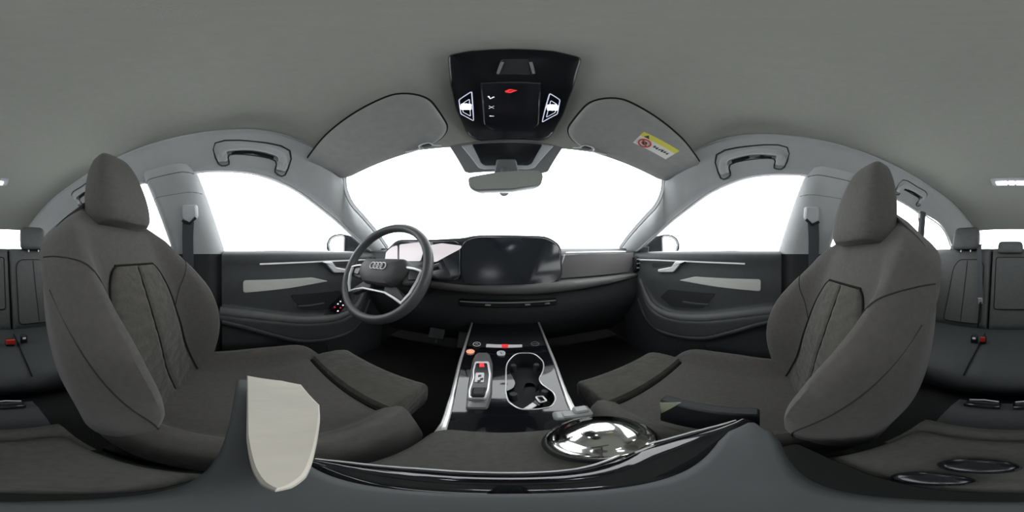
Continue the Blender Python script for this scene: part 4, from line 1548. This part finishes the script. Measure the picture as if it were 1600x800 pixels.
# black glossy shield-shaped foot plate
sh_f = [(492, 716), (550, 722), (650, 731), (740, 737), (800, 738), (900, 732), (960, 714), (1000, 696), (1080, 674), (1150, 655)]
sh_b = [(1168, 652), (1150, 690), (1118, 727), (1070, 748), (960, 768), (800, 774), (640, 768), (560, 754), (505, 728)]
pf = [PZ(a, b, -.318) for a, b in sh_f]
pb_ = [PZ(a, b, -.318) + V(0, -.016, 0) for a, b in sh_b]
ft = thing('stand_foot', (.03, .05, -.345), 'glossy black curved foot plate of the stand on the armrest', 'foot plate')
m = MB()
front = spline(pf, 3)
nb_ = len(front)
bsp = spline(pb_[::-1], 4)
bx_ = np.array([p[0] for p in bsp]); by_ = np.array([p[1] for p in bsp])
secs = []
for p in front:
    q = V(p[0], float(np.interp(p[0], bx_, by_)), -.318)
    row = []
    for t in lin(0, 1, 9):
        r = p * (1 - t) + q * t
        row.append(r + V(0, 0, -.020 * (2 * t - .7)**2 + .004))
    row += [row[-1] + V(0, 0, -.006), row[0] + V(0, 0, -.006)]
    secs.append(row)
build('plate', m.loft(secs), 'piano', ft, smooth=60)
rp = [PZ(a, b, -.337) for a, b in ((1245, 692), (1280, 708), (1330, 728), (1400, 752), (1500, 768), (1599, 770), (100, 772), (200, 770), (290, 752), (345, 722))]
rp = [V(max(-.10, min(.16, p[0])), p[1], p[2]) for p in rp]
rp = [V(.105, .02, -.337)] + rp + [V(-.075, .02, -.337)]
build('rear_plate', MB().panel(rpoly(rp, .008, 3), (0, 0, 1), .008, .001), 'seam', ft)
build('edge', MB().tube([p + V(0, 0, -.004) for p in front], .0016, 6), 'silver', ft)
build('support', MB().box((.0, .05, -.336), (.06, .03, .018), ch=.003), 'plastic_deep', ft)

# chrome dome on black disc
dc = (PZ(860, 690, -.322) + PZ(1028, 672, -.322)) / 2
dc[1] += .012
dmc = thing('chrome_dome', (dc[0], dc[1], -.345), 'polished chrome dome on a black disc at the armrest front', 'dome')
R0 = .056
build('dome', MB().lathe((dc[0], dc[1], -.334), [(R0, 0), (R0 * 1.0, .006), (R0 * .97, .010), (R0 * .86, .014), (R0 * .80, .0155), (R0 * .72, .020), (R0 * .55, .026), (R0 * .35, .030), (R0 * .15, .0315), (.001, .032)], 48), 'chrome', dmc, smooth=60)
build('disc', MB().lathe((dc[0], dc[1], -.345), [(R0 * 1.05, 0), (R0 * 1.06, .006), (R0 * 1.0, .011)], 48), 'plastic_deep', dmc)
# pale clip behind it
p = PZ(893, 645, -.333)
cl = thing('grey_clip', (p[0], p[1], -.345), 'pale grey ribbed clip at the front edge of the armrest', 'clip')
build('body', MB().box(p + V(0, -.004, -.002), (.056, .022, .016), rz=radians(-10), ch=.004), 'clip_grey', cl)
build('rib', MB().box(p + V(.014, -.002, .008), (.024, .020, .010), rz=radians(-10), ch=.004), 'clip_grey', cl)
build('rib', MB().box(p + V(-.020, -.005, .004), (.012, .020, .010), rz=radians(-10), ch=.003), 'clip_grey', cl)

# black box standing on the passenger seat edge
bxo = thing('black_box', (.25, .08, -.40), 'black rectangular box on the inner edge of the passenger seat', 'box')
build('case', MB().box((.216, .075, -.375), (.024, .155, .10), ch=.004), 'plastic_deep', bxo)
tri = [PX(a, b, .2034) for a, b in ((1031, 629), (1064, 629), (1033, 646))]  # light reflected on the case side, painted as a pale triangle
build('painted_reflection', MB().panel(tri, (-1, 0, 0), .001), 'reflection_pale', bxo, label='pale green-grey triangular reflection painted on the box')

# black rounded clamp pads lying at the back of the armrest
for (px, py, rx_, ry_, lab) in ((1528, 728, .026, .016, 'black rounded clamp pad at the back of the armrest, nearer the bench'), (1455, 748, .020, .013, 'black rounded clamp pad at the back of the armrest, nearer the stand post')):
    c = PZ(px, py, -.338)
    t = thing('clamp_pad', (c[0], c[1], -.345), lab, 'clamp pad', 'clamp pads')
    rr = []
    for k, h in ((1, 0), (1.02, .004), (.96, .009), (.8, .012), (.3, .0135)):
        rr.append([V(c[0] + rx_ * k * cos(a), c[1] + ry_ * k * sin(a), -.345 + h) for a in lin(0, 2 * pi * 27 / 28, 28)])
    build('pad', MB().loft(rr), 'piano_soft', t, smooth=60)
    build('edge', MB().tube([V(c[0] + rx_ * .97 * cos(a), c[1] + ry_ * .97 * sin(a), -.3375) for a in lin(radians(150), radians(330), 14)], .0009, 6), 'plastic', t)
